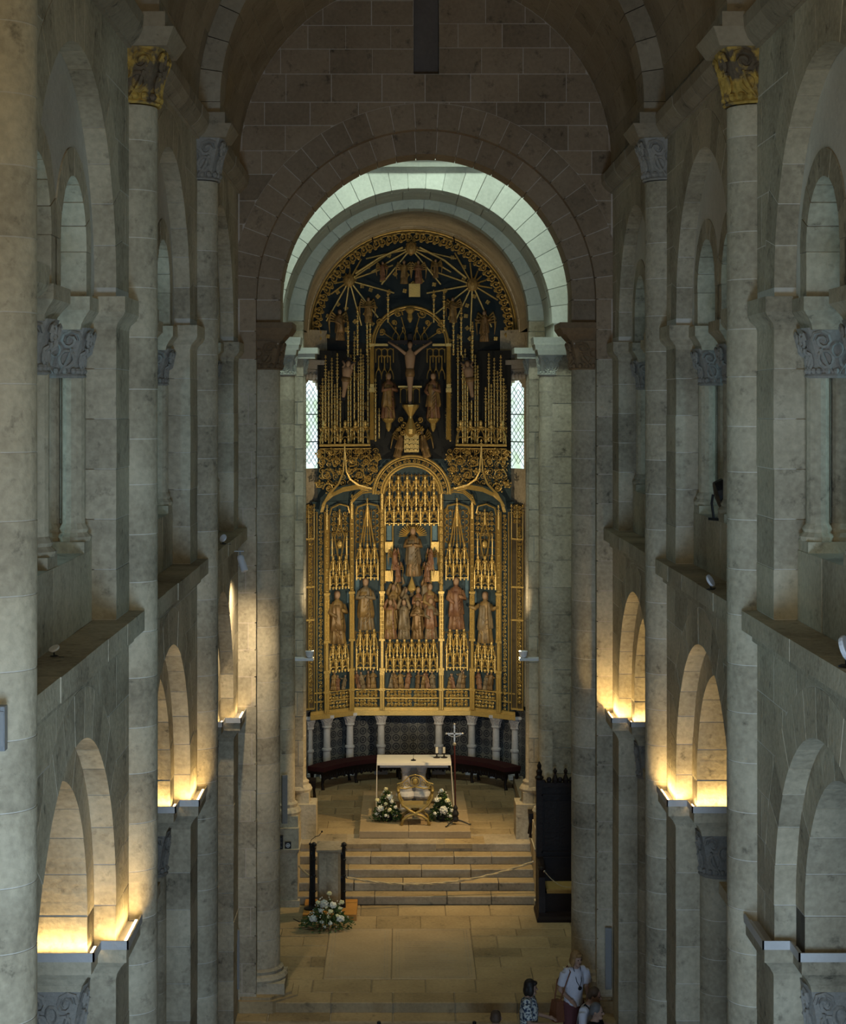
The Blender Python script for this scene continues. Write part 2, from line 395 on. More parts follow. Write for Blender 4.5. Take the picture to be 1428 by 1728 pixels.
def side_wall(side):
    e = 1 if side == 'left' else -1
    X = CX-S0 if e == 1 else CX+S0
    LOC = (X, YM, 0); ROT = (0, 0, R(90)*e)
    b = MB()
    cs = (-BAY, 0, BAY)
    def slices(c, hs, zc, zs, ztop, d0, d1, zsill, extra=()):
        us = sorted(set([-HB, HB, -1.858, 1.858]+[hs*sin(pi*(i/60-.5)) for i in range(61)]+list(extra)))
        for a, q in zip(us[:-1], us[1:]):
            m = (a+q)/2
            if abs(m) > 1.858: za = zb = zsill
            elif abs(m) > hs: za = zb = zs
            else: za, zb = zc+sqrt(max(0, hs*hs-a*a)), zc+sqrt(max(0, hs*hs-q*q))
            b.prism([(c+a, za), (c+q, zb), (c+q, ztop), (c+a, ztop)], d0, d1)
    for c in cs:
        slices(c, 1.858, LOW_ZC, LOW_SPR, 7.6, .001, .2, 0)
        slices(c, 1.508, LOW_ZC, LOW_SPR-.05, 7.6, .2, .9, 0)
        slices(c, 1.858, TRI_ZC, TRI_SPR, 13.5, .001, .2, 7.6)
        # tympanum with the twin openings
        us = [-HB, -1.88, -1.42]+[-.80+.62*sin(pi*(i/24-.5)) for i in range(25)]+[.80+.62*sin(pi*(i/24-.5)) for i in range(25)]+[1.42, 1.88, HB]
        us = sorted(set(round(k, 4) for k in us))
        for a, q in zip(us[:-1], us[1:]):
            m = abs((a+q)/2)
            if m > 1.88: za = zb = 7.6
            elif abs(m-.80) < .62:
                za, zb = [10.97+sqrt(max(0, .62**2-(abs(k)-.80)**2)) for k in (a, q)]
            else: za = zb = 10.5
            b.prism([(c+a, za), (c+q, zb), (c+q, 13.5), (c+a, 13.5)], .2, .75)
    # plain continuation of the wall towards the west end
    lo_, hi_ = (-BAY*1.5-13, -BAY*1.5) if e == 1 else (BAY*1.5, BAY*1.5+13)
    b.box(lo_, hi_, .004, .9, 0, 13.5)
    root = b.build('wall_'+side, 'mortar', None, LOC, ROT)
    tag(root, 'tall stone nave wall of arches and galleries, %s' % ('its first bay glowing with warm uplight' if e == 1 else 'its first bay left unlit'), 'wall', kind='structure')
    piers = (-BAY*1.5, -BAY*.5, BAY*.5, BAY*1.5)
    # pier blocks, two storeys
    for p in piers:
        for (z0, z1) in ((-.34, 4.40), (7.64, 10.34)):
            z = z0
            while z < z1-.05:
                zt = min(z+CO, z1)
                if z1-zt < .15: zt = z1
                for sgn in (-1, 1):
                    if abs(p) > 8 and sgn*p > 0: continue
                    w = 1.04; h = zt-z-.012
                    put('stone', chamfer_box(w-.01, .9 if z0 < 1 else .76, h, 'stone'), root, (p+sgn*w/2, -random.uniform(0, .008), (z+zt)/2))
                z = zt
    # spandrels
    for p in piers:
        for zz, zc, zt in ((LOW_SPR, LOW_ZC, 7.42), (TRI_SPR, TRI_ZC, 13.06)):
            def lo(x): return max(arcz(k, 2.27, zc)(x) for k in cs)
            def lo2(x):
                v = lo(x)
                return v
            u0, u1 = max(p-HB, -BAY*1.5), min(p+HB, BAY*1.5)
            for q0, q1, sg in ((u0, p, -1), (p, u1, 1)):
                if q1-q0 < .1: continue
                # stilted foot between springing and arch centre
                f0, f1 = (p-.62, p) if sg < 0 else (p, p+.62)
                if zc-zz > .12: stones(root, f0, f1, zz, zc, .4, no, up, .2, .8, 'stone')
                stones(root, q0, q1, zc, zt, CO, lo, up, .2, .85, 'stone')
    for c in cs:
        # lower arch, two orders
        ar = empty('arcade_arch', (c, 0, 0), parent=root)
        ring(ar, (0, 0, LOW_ZC), 1.85, 2.27, 15, 0, .2, 'stone')
        ring(ar, (0, .2, LOW_ZC), 1.50, 1.86, 12, 0, .66, 'stone')
        for sg in (-1, 1):
            put('voussoir', chamfer_box(.42, .2, LOW_ZC-LOW_SPR-.012, 'stone'), ar, (sg*2.06, 0, (LOW_ZC+LOW_SPR)/2))
            put('voussoir', chamfer_box(.36, .66, LOW_ZC-LOW_SPR-.012, 'stone'), ar, (sg*1.675, .2, (LOW_ZC+LOW_SPR)/2))
        # imposts of the lower arch (both jambs), moulded and stepped
        for sg in (-1, 1):
            m = MB()
            for i, (za, zb, ov, ea) in enumerate(((4.34, 4.40, .0, .015), (4.40, 4.47, .015, .04), (4.47, 4.53, .055, .05), (4.53, 4.65, .115, 0))):
                lo_u, hi_u = sorted((sg*(1.85-ov), sg*2.60)); m.frus(lo_u, hi_u, -ov, .3, za, zb, ea)
                lo_u, hi_u = sorted((sg*(1.50-ov), sg*2.0)); m.frus(lo_u, hi_u, .26-ov, .84, za, zb, ea)
            m.build('impost', 'stone', ar)
            if sg == e or c == 0:
                k = MB(); carved_capital(k, .235, .30, 3.80, 4.36, (sg*1.83, .53), seed=int(c)+5, tr=.020, detail=1 if sg == e else 0)
                k.build('capital', 'carved', ar)
                engaged_column(ar, sg*1.85, .53, -.34, 3.80, .235, rotz=R(-90)*sg if True else 0)
        # gallery opening
        tr = empty('gallery_arch', (c, 0, 0), parent=root)
        ring(tr, (0, 0, TRI_ZC), 1.85, 2.27, 15, 0, .2, 'stone')
        for s2 in (-.80, .80):
            ring(tr, (s2, .19, 10.97), .60, .84, 8, 0, .56, 'stone')
            for sg in (-1, 1):
                put('voussoir', chamfer_box(.24, .56, .40, 'stone'), tr, (s2+sg*.72, .19, 10.77))
        for sg in (-1, 0, 1):
            m = MB(); u = sg*1.62
            for (za, zb, ov, ee) in ((10.28, 10.33, .0, .01), (10.33, 10.39, .01, .04), (10.39, 10.45, .05, .05), (10.45, 10.57, .10, 0)):
                w = .26+ov if sg == 0 else .24+ov
                m.frus(u-w, u+w, .24-ov, .70, za, zb, ee)
            if sg:
                for (za, zb, ov, ee) in ((10.30, 10.36, .0, .02), (10.36, 10.42, .02, .06), (10.42, 10.46, .08, .02), (10.46, 10.60, .10, 0)):
                    lo_u, hi_u = sorted((sg*(1.85-ov), sg*2.60)); m.frus(lo_u, hi_u, -ov, .3, za, zb, ee)
            m.build('impost', 'stone', tr)
            if sg == -e: continue
            k = MB(); u = sg*1.66
            carved_capital(k, .20, .24, 9.86, 10.30, (u, .47), ay=.29, seed=11, tr=.018); k.build('capital', 'carved', tr)
            for dd in (.355, .585):
                kk = MB().lathe([(.108, 8.52), (.108, 9.86)], 14, (u, dd)).build('shaft', 'stone', tr, smooth=False)
            kb = MB(); kb.box(u-.2, u+.2, .22, .72, 8.27, 8.38)
            for dd in (.355, .585):
                kb.lathe([(.16, 8.38), (.17, 8.42), (.13, 8.46), (.14, 8.49), (.108, 8.54)], 14, (u, dd))
            kb.build('base', 'stone', tr)
        # parapet inside the opening
        n = 4
        for i in range(n):
            w = 3.70/n
            put('parapet_block', chamfer_box(w-.012, .5, .655, 'stone'), tr, (-1.85+w*(i+.5), .22-random.uniform(0, .01), 7.95))
        # gallery ledge between the shafts: slabs over a small moulding
        lg = MB(); lg.box(-HB+.26, HB-.26, -.05, .1, 7.34, 7.44); led = lg.build('ledge', 'stone', root, (c, 0, 0))
        n = 5; w = (BAY-.52)/n
        for i in range(n):
            put('slab', chamfer_box(w-.010, .36, .19, 'stone'), led, (-HB+.26+w*(i+.5), -.15+random.uniform(-.008, .008), 7.54))
        # cornice under the vault
        cm = MB(); cm.box(-HB, HB, -.04, .1, 13.02, 13.30); cn = cm.build('cornice', 'stone2', root, (c, 0, 0))
        n = 9; w = BAY/n
        key = ('corn', w)
        if key not in _cache:
            q = MB(); x = w/2-.006
            pr = [(0.0, 13.02), (-.05, 13.04), (-.12, 13.10), (-.17, 13.18), (-.18, 13.30), (.0, 13.30)]
            k = len(pr)
            q.add([(-x, p[0], p[1]) for p in pr]+[(x, p[0], p[1]) for p in pr], [tuple(range(k)), tuple(range(2*k-1, k-1, -1))]+[(i, i+k, (i+1) % k+k, (i+1) % k) for i in range(k)])
            _cache[key] = q.mesh('cornice_stone', 'stone2')
        for i in range(n): put('cornice_stone', _cache[key], cn, (-HB+w*(i+.5), -random.uniform(0, .01), 0))
    # engaged shafts, capitals and vault imposts
    for p in ((-8.67, -2.89, 2.89) if e == 1 else (8.67, 2.89, -2.89)):
        col = engaged_column(root, p, .02, -.34, 12.50, .26)
        k = MB(); carved_capital(k, .27, .36, 12.52, 13.04, (0, 0), seed=3+int(p), tr=.024)
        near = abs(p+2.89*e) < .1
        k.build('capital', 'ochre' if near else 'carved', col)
        k = MB()
        for (za, zb, w0, w1, dd) in ((13.04, 13.20, .38, .50, .06), (13.20, 13.34, .50, .50, 0)):
            k.add([(-w0, -.40, za), (w0, -.40, za), (w0, .1, za), (-w0, .1, za), (-w1, -.40-dd*1.4, zb), (w1, -.40-dd*1.4, zb), (w1, .1, zb), (-w1, .1, zb)],
                  [(3, 2, 1, 0), (4, 5, 6, 7), (0, 1, 5, 4), (1, 2, 6, 5), (2, 3, 7, 6), (3, 0, 4, 7)])
        k.build('impost', 'stone2', col)
        k = MB(); base_mould(k, .26, -.34); k.build('base', 'stone', col)
    return root, LOC, ROT, e
WL = side_wall('left'); WR = side_wall('right')

# ------------------------------------------------------------------ LED trays on the lower imposts
def led_tray(wall, bay, on, label):
    root, LOC, ROT, e = wall; c = bay*BAY*e
    t = empty('light_tray', LOC, ROT)
    tag(t, label, 'light', 'light trays on the arcade imposts')
    s = e
    P = [(c+s*2.58, -.13), (c+s*1.72, -.13), (c+s*1.72, .12), (c+s*1.36, .12), (c+s*1.36, .84)]
    b = MB()
    for (a, q) in zip(P[:-1], P[1:]):
        x0, x1 = sorted((a[0], q[0])); y0, y1 = sorted((a[1], q[1]))
        b.box(x0-.008, x1+.008, y0-.008, y1+.008, 4.655, 4.735)
    fl = MB()
    x0, x1 = sorted((P[0][0], P[1][0])); fl.box(x0, x1, -.12, 0.0, 4.655, 4.665)
    x0, x1 = sorted((c+s*1.37, c+s*1.50)); fl.box(x0, x1, .13, .84, 4.655, 4.665)
    b.build('rim', 'tray', t); fl.build('tray_floor', 'tray', t)
    strips = [((P[0][0]+P[1][0])/2, -.085, abs(P[0][0]-P[1][0])*.92, .025, 0), (c+s*1.775, -.0, .025, .2, 1),
              ((P[2][0]+P[3][0])/2+s*.02, .165, .30, .025, 0), (c+s*1.405, .48, .025, .66, 1)]
    for (x, y, sx, sy, o) in strips:
        MB().box(x-sx/2, x+sx/2, y-sy/2, y+sy/2, 4.668, 4.690).build('led_strip', 'led' if on else 'white', t)
        if on:
            l = bpy.data.lights.new('tray_lamp', 'AREA'); l.shape = 'RECTANGLE'; l.size = sx; l.size_y = sy
            l.energy = on*max(sx, sy); l.color = AMBER
            k = bpy.data.objects.new('tray_lamp', l); C.objects.link(k); k.parent = t
            k.location = (x, y, 4.70); k.rotation_euler = (pi, 0, 0)
led_tray(WL, -1, 10, 'lit metal light tray over a wide carved capital in the lectern-side arcade')
led_tray(WL, 0, 11, 'lit light tray on the impost above a fluted capital, lectern-side arcade, middle arch')
led_tray(WL, 1, 2.5, 'dim light tray on the last lectern-side impost below the white projector')
led_tray(WR, -1, 0, 'switched-off light tray on the impost above a large carved capital, throne-side arcade')
led_tray(WR, 0, 13, 'lit light tray above a carved capital in the middle throne-side arch')
led_tray(WR, 1, 18, 'brightest lit light tray on the last throne-side impost beside the chancel arch')

# ------------------------------------------------------------------ nave vault
VZ, VR = 13.5, 3.0
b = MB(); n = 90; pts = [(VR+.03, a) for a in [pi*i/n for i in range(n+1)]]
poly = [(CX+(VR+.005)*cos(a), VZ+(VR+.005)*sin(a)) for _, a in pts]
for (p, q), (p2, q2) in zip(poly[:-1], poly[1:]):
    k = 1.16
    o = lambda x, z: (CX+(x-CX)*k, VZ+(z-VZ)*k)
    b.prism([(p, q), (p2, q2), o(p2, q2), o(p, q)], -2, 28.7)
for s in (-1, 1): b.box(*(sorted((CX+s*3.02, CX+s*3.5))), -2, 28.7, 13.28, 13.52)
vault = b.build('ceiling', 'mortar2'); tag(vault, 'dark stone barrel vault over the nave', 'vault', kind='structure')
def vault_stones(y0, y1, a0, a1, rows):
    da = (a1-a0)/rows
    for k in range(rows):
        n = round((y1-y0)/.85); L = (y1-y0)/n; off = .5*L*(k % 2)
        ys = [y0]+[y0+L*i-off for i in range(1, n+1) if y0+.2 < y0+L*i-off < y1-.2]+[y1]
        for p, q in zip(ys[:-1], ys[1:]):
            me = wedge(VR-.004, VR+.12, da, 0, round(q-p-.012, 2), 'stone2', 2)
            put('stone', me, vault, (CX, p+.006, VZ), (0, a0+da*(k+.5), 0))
for s in (-1, 1):
    for (y0, y1) in ((17.70, 22.80), (23.46, 28.62)):
        a0, a1 = (R(14), R(90)) if s == 1 else (R(-90), R(-14))
        vault_stones(y0, y1, a0, a1, 9)
    a0, a1 = (R(64), R(90)) if s == 1 else (R(-90), R(-64))
    vault_stones(12.0, 17.0, a0, a1, 3)
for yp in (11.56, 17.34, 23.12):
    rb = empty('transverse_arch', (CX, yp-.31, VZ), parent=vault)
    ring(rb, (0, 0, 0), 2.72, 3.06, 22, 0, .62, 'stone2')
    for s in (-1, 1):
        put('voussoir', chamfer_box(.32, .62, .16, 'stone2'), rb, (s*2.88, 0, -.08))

# ------------------------------------------------------------------ wall at the end of the nave with the great arch
YE = 28.65; EZ = 11.32; EX = .435
b = MB()
vf = lambda x: VZ+sqrt(max(0, (VR+.06)**2-(x-CX)**2)) if abs(x-CX) < VR+.06 else VZ
def arch_core(b, xc, half, zc, hs, x0, x1, top, y0, y1, z0=-.34):
    us = sorted(set([x0, x1]+[xc+hs*sin(pi*(i/60-.5)) for i in range(61)]+[x0+(x1-x0)*i/20 for i in range(21)]))
    us = [k for k in us if x0-1e-9 <= k <= x1+1e-9]
    for a, q in zip(us[:-1], us[1:]):
        m = (a+q)/2
        za, zb = (z0, z0) if abs(m-xc) > hs else [zc+sqrt(max(0, hs*hs-(k-xc)**2)) for k in (a, q)]
        b.prism([(a, za), (q, zb), (q, top(q)), (a, top(a))], y0, y1)
SLOT = (.23, .64, 14.95)
xL, xR = CX-3.1, CX+3.1
arch_core(b, EX, 0, EZ, 2.77, xL, SLOT[0], vf, YE+.001, YE+.22); arch_core(b, EX, 0, EZ, 2.77, SLOT[1], xR, vf, YE+.001, YE+.22)
arch_core(b, EX, 0, EZ, 2.77, SLOT[0], SLOT[1], lambda x: SLOT[2], YE+.001, YE+.22)
arch_core(b, EX, 0, EZ, 2.40, xL, SLOT[0], vf, YE+.22, YE+.95, 10.6); arch_core(b, EX, 0, EZ, 2.40, SLOT[1], xR, vf, YE+.22, YE+.95, 10.6)
arch_core(b, EX, 0, EZ, 2.40, SLOT[0], SLOT[1], lambda x: SLOT[2], YE+.22, YE+.95)
for s in (-1, 1): b.box(*sorted((EX+s*2.77, EX+s*3.1)), YE+.22, YE+.95, -.34, 10.7)
b.box(SLOT[0], SLOT[1], YE+.6, YE+.95, SLOT[2], 16.6)
for s in (-1, 1): b.box(*sorted((EX+s*3.0, EX+s*9)), YE+.3, YE+.95, -.34, 20)
b.box(xL, xR, YE+.3, YE+.95, 16.4, 20)
we = b.build('wall_east', 'mortarE'); tag(we, 'brown stone wall pierced by the great round arch at the nave end', 'wall', kind='structure')
lo = arcz(EX, 3.16, EZ)
vfs = lambda x: VZ+sqrt(max(0, VR**2-(x-CX)**2))
stones(we, CX-3.0, CX+3.0, EZ, 14.95, .40, lo, lambda x: vfs(x) if abs(x-CX) < VR else 13.5, .18, .72, 'stoneE', YE)
stones(we, CX-3.0, SLOT[0], 14.95, 16.55, .40, lo, vfs, .18, .72, 'stoneE', YE)
stones(we, SLOT[1], CX+3.0, 14.95, 16.55, .40, lo, vfs, .18, .72, 'stoneE', YE)
for s in (-1, 1):
    x0, x1 = sorted((EX+s*2.74, CX+s*3.03))
    stones(we, x0, x1, -.34, 10.35, .46, no, up, .9, 1, 'stone', YE)
    x0, x1 = sorted((EX+s*2.74, CX+s*3.0))
    stones(we, x0, x1, 10.35, EZ, .46, no, up, .2, 1, 'stoneE', YE)
ga = empty('chancel_arch', (EX, YE, EZ), parent=we)
ring(ga, (0, 0, 0), 2.74, 3.16, 25, 0, .22, 'stoneE')
ring(ga, (0, .22, 0), 2.37, 2.76, 23, 0, .72, 'stoneE')
for s in (-1, 1):
    put('voussoir', chamfer_box(.40, .70, .37, 'stoneE'), ga, (s*2.565, .22, -.19))
    cl = engaged_column(ga, s*2.74, .57, -EZ+.44, -EZ+10.20, .345, rotz=R(90)*s*-1 if s == -1 else R(-90))
    cl.rotation_euler = (0, 0, R(90) if s == -1 else R(-90))
    k = MB(); carved_capital(k, .345, .40, -EZ+10.20, -EZ+10.66, (s*2.72, .57), seed=9, tr=.024); k.build('capital', 'brown', ga)
    k = MB()
    for (za, zb, w0, w1) in ((10.66, 10.76, .38, .46), (10.76, 10.86, .50, .56), (10.86, 10.95, .56, .56)):
        lo_, hi_ = sorted((s*(2.72-w0), s*3.0)); k.frus(lo_, hi_, .57-w0, .57+w0, -EZ+za, -EZ+zb, (w1-w0))
    k.build('impost', 'brown', ga)
    k = MB(); base_mould(k, .345, -EZ+.07, (s*2.74, .57), .10, .8); k.build('base', 'stone', ga)
    k = MB(); xx = s*2.74
    oc = [(xx+.70*cos(pi/8+pi*i/4), .52+.66*sin(pi/8+pi*i/4)) for i in range(8)]
    k.flat(oc, -EZ-.34, -EZ+.03); oc = [(xx+.60*cos(pi/8+pi*i/4), .52+.60*sin(pi/8+pi*i/4)) for i in range(8)]; k.flat(oc, -EZ+.03, -EZ+.075)
    k.build('plinth', 'floor', ga)
# dark slot window
MB().box(SLOT[0]+.01, SLOT[1]-.01, YE+.20, YE+.24, SLOT[2]+.01, 16.4).build('slot_shutter', 'greenbronze', we)
# pilaster caps continuing the gallery impost and the ledge line beside the arch
# ------------------------------------------------------------------ crossing, choir bay and apse
AX = .34; YC = 34.3; AZ1 = 11.19; R1 = 2.61; YA = 36.2; AZ2 = 11.33; R2 = 2.29
b = MB()
arch_core(b, AX, 0, AZ1, R1+.03, AX-4.2, AX+4.4, lambda x: 15.0, YC+.03, YA, .0)
for s in (-1, 1): b.box(*sorted((AX+s*4.2, AX+s*9)), YC+.03, YC+.8, -.2, 20)
b.box(AX-4.3, AX+4.5, YC+.35, YC+.8, 15, 20)
wc = b.build('wall_choir', 'pale'); tag(wc, 'pale daylit wall with stepped round arches before the apse', 'wall', kind='structure')
ca = empty('choir_arch', (AX, YC, AZ1), parent=wc)
ring(ca, (0, 0, 0), R1, R1+.62, 25, 0, .5, 'pale')
for i in range(2):
    ring(ca, (0, .52+i*.68, 0), R1, R1+.1, 15, 0, .67, 'pale', jit=.0)
stones(wc, AX-4.1, AX+4.3, AZ1, 14.2, .42, arcz(AX, R1+.62, AZ1), up, .1, .8, 'pale', YC)
k = MB(); k.frus(AX-4.2, AX+4.4, YC-.12, YC+.05, 14.2, 14.32, .06); k.box(AX-4.3, AX+4.5, YC-.2, YC+.05, 14.32, 14.45); k.build('cornice', 'pale', wc)
for s in (-1, 1):
    x0, x1 = sorted((AX+s*R1, AX+s*4.2))
    stones(wc, x0, x1, 0, 10.6, .50, no, up, .5, .75, 'stone', YC)
    # choir side stones are seen edge on: courses on the jamb
    z = .8
    while z < 10.5:
        put('stone', chamfer_box(1.86, .12, .48, 'stone'), wc, (AX+s*R1, YC+.96, z+.25), (0, 0, R(-90)*s)); z += .5
    # column of the choir arch on a pedestal
    cl = engaged_column(wc, AX+s*(R1-.02), YC+.22, 1.95, 10.20, .22, rotz=R(90) if s == -1 else R(-90))
    k = MB(); carved_capital(k, .22, .26, 10.20, 10.58, (AX+s*(R1-.02), YC+.22), seed=21); k.build('capital', 'pale', wc)
    k = MB()
    for (za, zb, w) in ((10.58, 10.68, .28), (10.68, 10.78, .33), (10.78, 10.92, .36)):
        lo_, hi_ = sorted((AX+s*(R1-w), AX+s*(R1+.5))); k.frus(lo_, hi_, YC-.1-w*.2, YC+.5, za, zb, .02)
    k.box(*sorted((AX+s*(R1-.10), AX+s*(R1+.1))), YC+.5, YA+.05, 10.62, 10.92)
    k.build('impost', 'pale', wc)
    k = MB(); base_mould(k, .22, 1.48, (AX+s*(R1-.02), YC+.22), .08); k.build('base', 'stone', wc)
    k = MB(); lo_, hi_ = sorted((AX+s*(R1-.36), AX+s*(R1+.5))); k.box(lo_, hi_, YC-.25, YC+.62, -.02, .12); k.box(lo_+.04, hi_-.04, YC-.20, YC+.6, .12, 1.02)
    k.frus(lo_+.03, hi_-.03, YC-.21, YC+.61, 1.02, 1.10, .03); k.box(lo_+.02, hi_-.02, YC-.18, YC+.58, 1.10, 1.49)
    k.build('pedestal', 'stone', wc)
# apse arch
b = MB()
arch_core(b, AX, 0, AZ2, R2+.03, AX-R1-.05, AX+R1+.05, lambda x: 14.6, YA+.03, YA+.5, .8)
ap = b.build('wall_apse_arch', 'pale'); tag(ap, 'inner round arch framing the gilded altarpiece', 'wall', kind='structure')
aa = empty('apse_arch', (AX, YA, AZ2), parent=ap)
ring(aa, (0, 0, 0), R2, R2+.34, 23, 0, .5, 'pale')
for s in (-1, 1):
    x0, x1 = sorted((AX+s*R2, AX+s*(R1+.02)))
    stones(ap, x0, x1, .8, AZ2, .5, no, up, .45, 1, 'stone', YA)
    cl = engaged_column(ap, AX+s*(R2+.13), YA+.25, 1.95, 10.25, .17, rotz=R(90) if s == -1 else R(-90))
    k = MB(); carved_capital(k, .17, .22, 10.25, 10.56, (AX+s*(R2+.13), YA+.25), seed=22); k.build('capital', 'pale', ap)
    k = MB(); lo_, hi_ = sorted((AX+s*(R2-.22), AX+s*R1))
    for (za, zb, w) in ((10.56, 10.66, .02), (10.66, 10.78, .08)): k.box(lo_-w, hi_+w, YA-.12-w, YA+.5, za, zb)
    k.build('impost', 'pale', ap)
    k = MB(); base_mould(k, .17, 1.50, (AX+s*(R2+.13), YA+.25), .07); k.box(*sorted((AX+s*(R2-.26), AX+s*R1)), YA-.1, YA+.55, .8, 1.5); k.build('base', 'stone', ap)
# apse: curved wall with two side windows, vault above
ACY, AR = 40.4, 2.9
b = MB(); bb = MB()
def apse_pt(th, r): return (AX+r*sin(th), ACY+r*cos(th))
ths = sorted(set([-90+5*i for i in range(37)]+[-63, -61, -59, -56, -53, -51, -49, 49, 51, 53, 56, 59, 61, 63]))
for a, q in zip(ths[:-1], ths[1:]):
    m = abs((a+q)/2); p = [apse_pt(R(a), AR), apse_pt(R(q), AR), apse_pt(R(q), AR+.7), apse_pt(R(a), AR+.7)]
    if 49 < m < 63:
        zt = 9.85+.36*sqrt(max(0, 1-((m-56)/7)**2))
        b.flat(p, 2.55, 8.12); b.flat(p, zt, 11.4)
    else: b.flat(p, 2.55, 11.4)
    bb.flat(p, .5, 2.55)
for s in (-1, 1): b.box(*sorted((AX+s*AR, AX+s*(AR+.7))), YA+.5, ACY, .5, 11.4)
wa = b.build('wall_apse', 'stone'); tag(wa, 'curved pale stone apse wall behind the altarpiece', 'wall', kind='structure')
b = MB(); n = 30
for i in range(n):
    a0, a1 = pi*i/n, pi*(i+1)/n; rr = 2.49
    b.prism([(AX+r_*cos(a), AZ2+r_*sin(a)) for r_, a in ((rr, a0), (rr, a1), (rr+.3, a1), (rr+.3, a0))], YA+.5, 43.6)
b.box(AX-3.8, AX+3.8, 43.3, 43.9, 11.3, 15)
for s in (-1, 1): b.box(*sorted((AX+s*2.5, AX+s*3.7)), YA+.5, 43.6, 11.33, 11.5)
cv = b.build('ceiling_apse', 'stone'); tag(cv, 'stone half barrel vault above the altarpiece', 'vault', kind='structure')
ring(cv, (AX, 41.7, AZ2), 2.47, 2.55, 24, 0, .5, 'stone', jit=0)
# azulejo dado
wt = bb.build('wall_tiles', 'dark'); tag(wt, 'curved wall of dark blue patterned tiles under the altarpiece', 'wall', kind='structure')
tl = .208; k = MB(); x = tl/2-.004; k.box(-x, x, -.012, .02, -x, x); tm = k.mesh('tile', 'tile')
nth = 35; span = 146
for i in range(nth):
    th = R(-span/2+span*(i+.5)/nth)
    for j in range(8):
        px, py = apse_pt(th, AR-.005); put('tile', tm, wt, (px, py, .80+tl*(j+.5)), (0, 0, -th))
# windows
for n_, s in ((1, -1), (2, 1)):
    w = empty('window_%d' % n_, (0, 0, 0)); tag(w, ('narrow leaded window with plain daylit panes on the lectern side of the altarpiece', 'narrow leaded window of small diamond panes on the throne side of the altarpiece')[n_-1], 'window', kind='structure')
    th0, th1 = R(47.5)*s, R(64.5)*s; b = MB(); r_ = AR+.14
    p0, p1 = apse_pt(th0, r_), apse_pt(th1, r_)
    t = [(i/12) for i in range(13)]
    vs = []; L = lambda f: (p0[0]+(p1[0]-p0[0])*f, p0[1]+(p1[1]-p0[1])*f)
    top = [9.85+.42*sqrt(max(0, 1-(2*f-1)**2)) for f in t]
    vs = [(*L(f), 8.05) for f in t]+[(*L(f), z) for f, z in zip(t, top)]
    b.add(vs, [(i, i+1, 14+i, 13+i) for i in range(12)]); b.build('pane', 'glass', w)
    b = MB(); r_ = AR+.12; p0, p1 = apse_pt(th0, r_), apse_pt(th1, r_)
    L3 = lambda f, z: (p0[0]+(p1[0]-p0[0])*f, p0[1]+(p1[1]-p0[1])*f, z)
    for i in range(-6, 16):
        for dr in (1, -1):
            pts = []
            for f in (0, .25, .5, .75, 1):
                z = 8.1+i*.16+(f if dr == 1 else 1-f)*.9
                if 8.08 < z < 9.85+.42*sqrt(max(0, 1-(2*f-1)**2)): pts.append(L3(f, z))
            if len(pts) > 1: b.tube(pts, .006, 4)
    for z in (8.1, 8.75, 9.4): b.tube([L3(0, z), L3(1, z)], .012, 4)
    b.build('leading', 'lead', w)
# carved corbels at the window heads
for s in (-1, 1):
    k = MB()
    for i, (dz, ov) in enumerate(((0, .05), (.12, .12), (.22, .2))):
        pts_i = [apse_pt(R(a)*s, AR-ov) for a in (46, 52, 58, 64, 70)]; pts_o = [apse_pt(R(a)*s, AR+.05) for a in (70, 64, 58, 52, 46)]
        k.flat(pts_i+pts_o, 10.35+dz, 10.35+dz+.11)
    for a in (47, 50, 53, 56, 59, 62, 65):
        px, py = apse_pt(R(a)*s, AR-.06); k.ell((px, py, 10.30), (.07, .07, .08), 6, 5)
    k.build('corbel', 'carved', wa)

# ------------------------------------------------------------------ floors and steps
def slabs(parent, x0, x1, y0, y1, z, row, L, mt='floor', holes=(), th=.1, name='slab'):
    y = y0; k = 0
    while y < y1-.05:
        yt = min(y+row*random.uniform(.85, 1.15), y1)
        if y1-yt < .2: yt = y1
        n = max(1, round((x1-x0)/L)); w = (x1-x0)/n
        xs = [x0]+[x0+w*i+random.uniform(-.15, .15)*w-(.4*w if k % 2 else 0) for i in range(1, n+1)]; xs = [q for q in xs if q < x1-.15]+[x1]
        for a, q in zip(xs[:-1], xs[1:]):
            for (h0, h1, g0, g1) in holes:
                if y < g1-.02 and yt > g0+.02:
                    if a >= h0 and q <= h1: a = q = None; break
                    if a < h0 < q <= h1+.01 or (a < h0 and q > h0): q = h0
                    elif a < h1 < q: a = h1
            if a is None or q-a < .05: continue
            put(name, slab_mesh(q-a-.012, yt-y-.012, th, mt), parent, ((a+q)/2, (y+yt)/2, z+random.uniform(-.004, .002)))
        y = yt; k += 1
def slab_mesh(w, d, th, mt):
    w, d = round(w/.02)*.02, round(d/.02)*.02; key = ('sl', w, d, th, mt)
    if key not in _cache:
        b = MB(); x, y, c = w/2, d/2, .01
        b.add([(-x+c, -y+c, 0), (x-c, -y+c, 0), (x-c, y-c, 0), (-x+c, y-c, 0), (-x, -y, -c), (x, -y, -c), (x, y, -c), (-x, y, -c), (-x, -y, -th), (x, -y, -th), (x, y, -th), (-x, y, -th)],
              [(0, 1, 2, 3), (4, 5, 1, 0), (5, 6, 2, 1), (6, 7, 3, 2), (7, 4, 0, 3), (8, 9, 5, 4), (9, 10, 6, 5), (10, 11, 7, 6), (11, 8, 4, 7), (11, 10, 9, 8)])
        _cache[key] = b.mesh('slab', mt)
    return _cache[key]
fl = MB().box(-9, 10, 28.64, 36, -.5, -.02).build('floor', 'joint'); tag(fl, 'worn stone slab floor of the crossing', 'floor', kind='structure')
TOMB = (-1.28, 1.30, 29.78, 32.65)
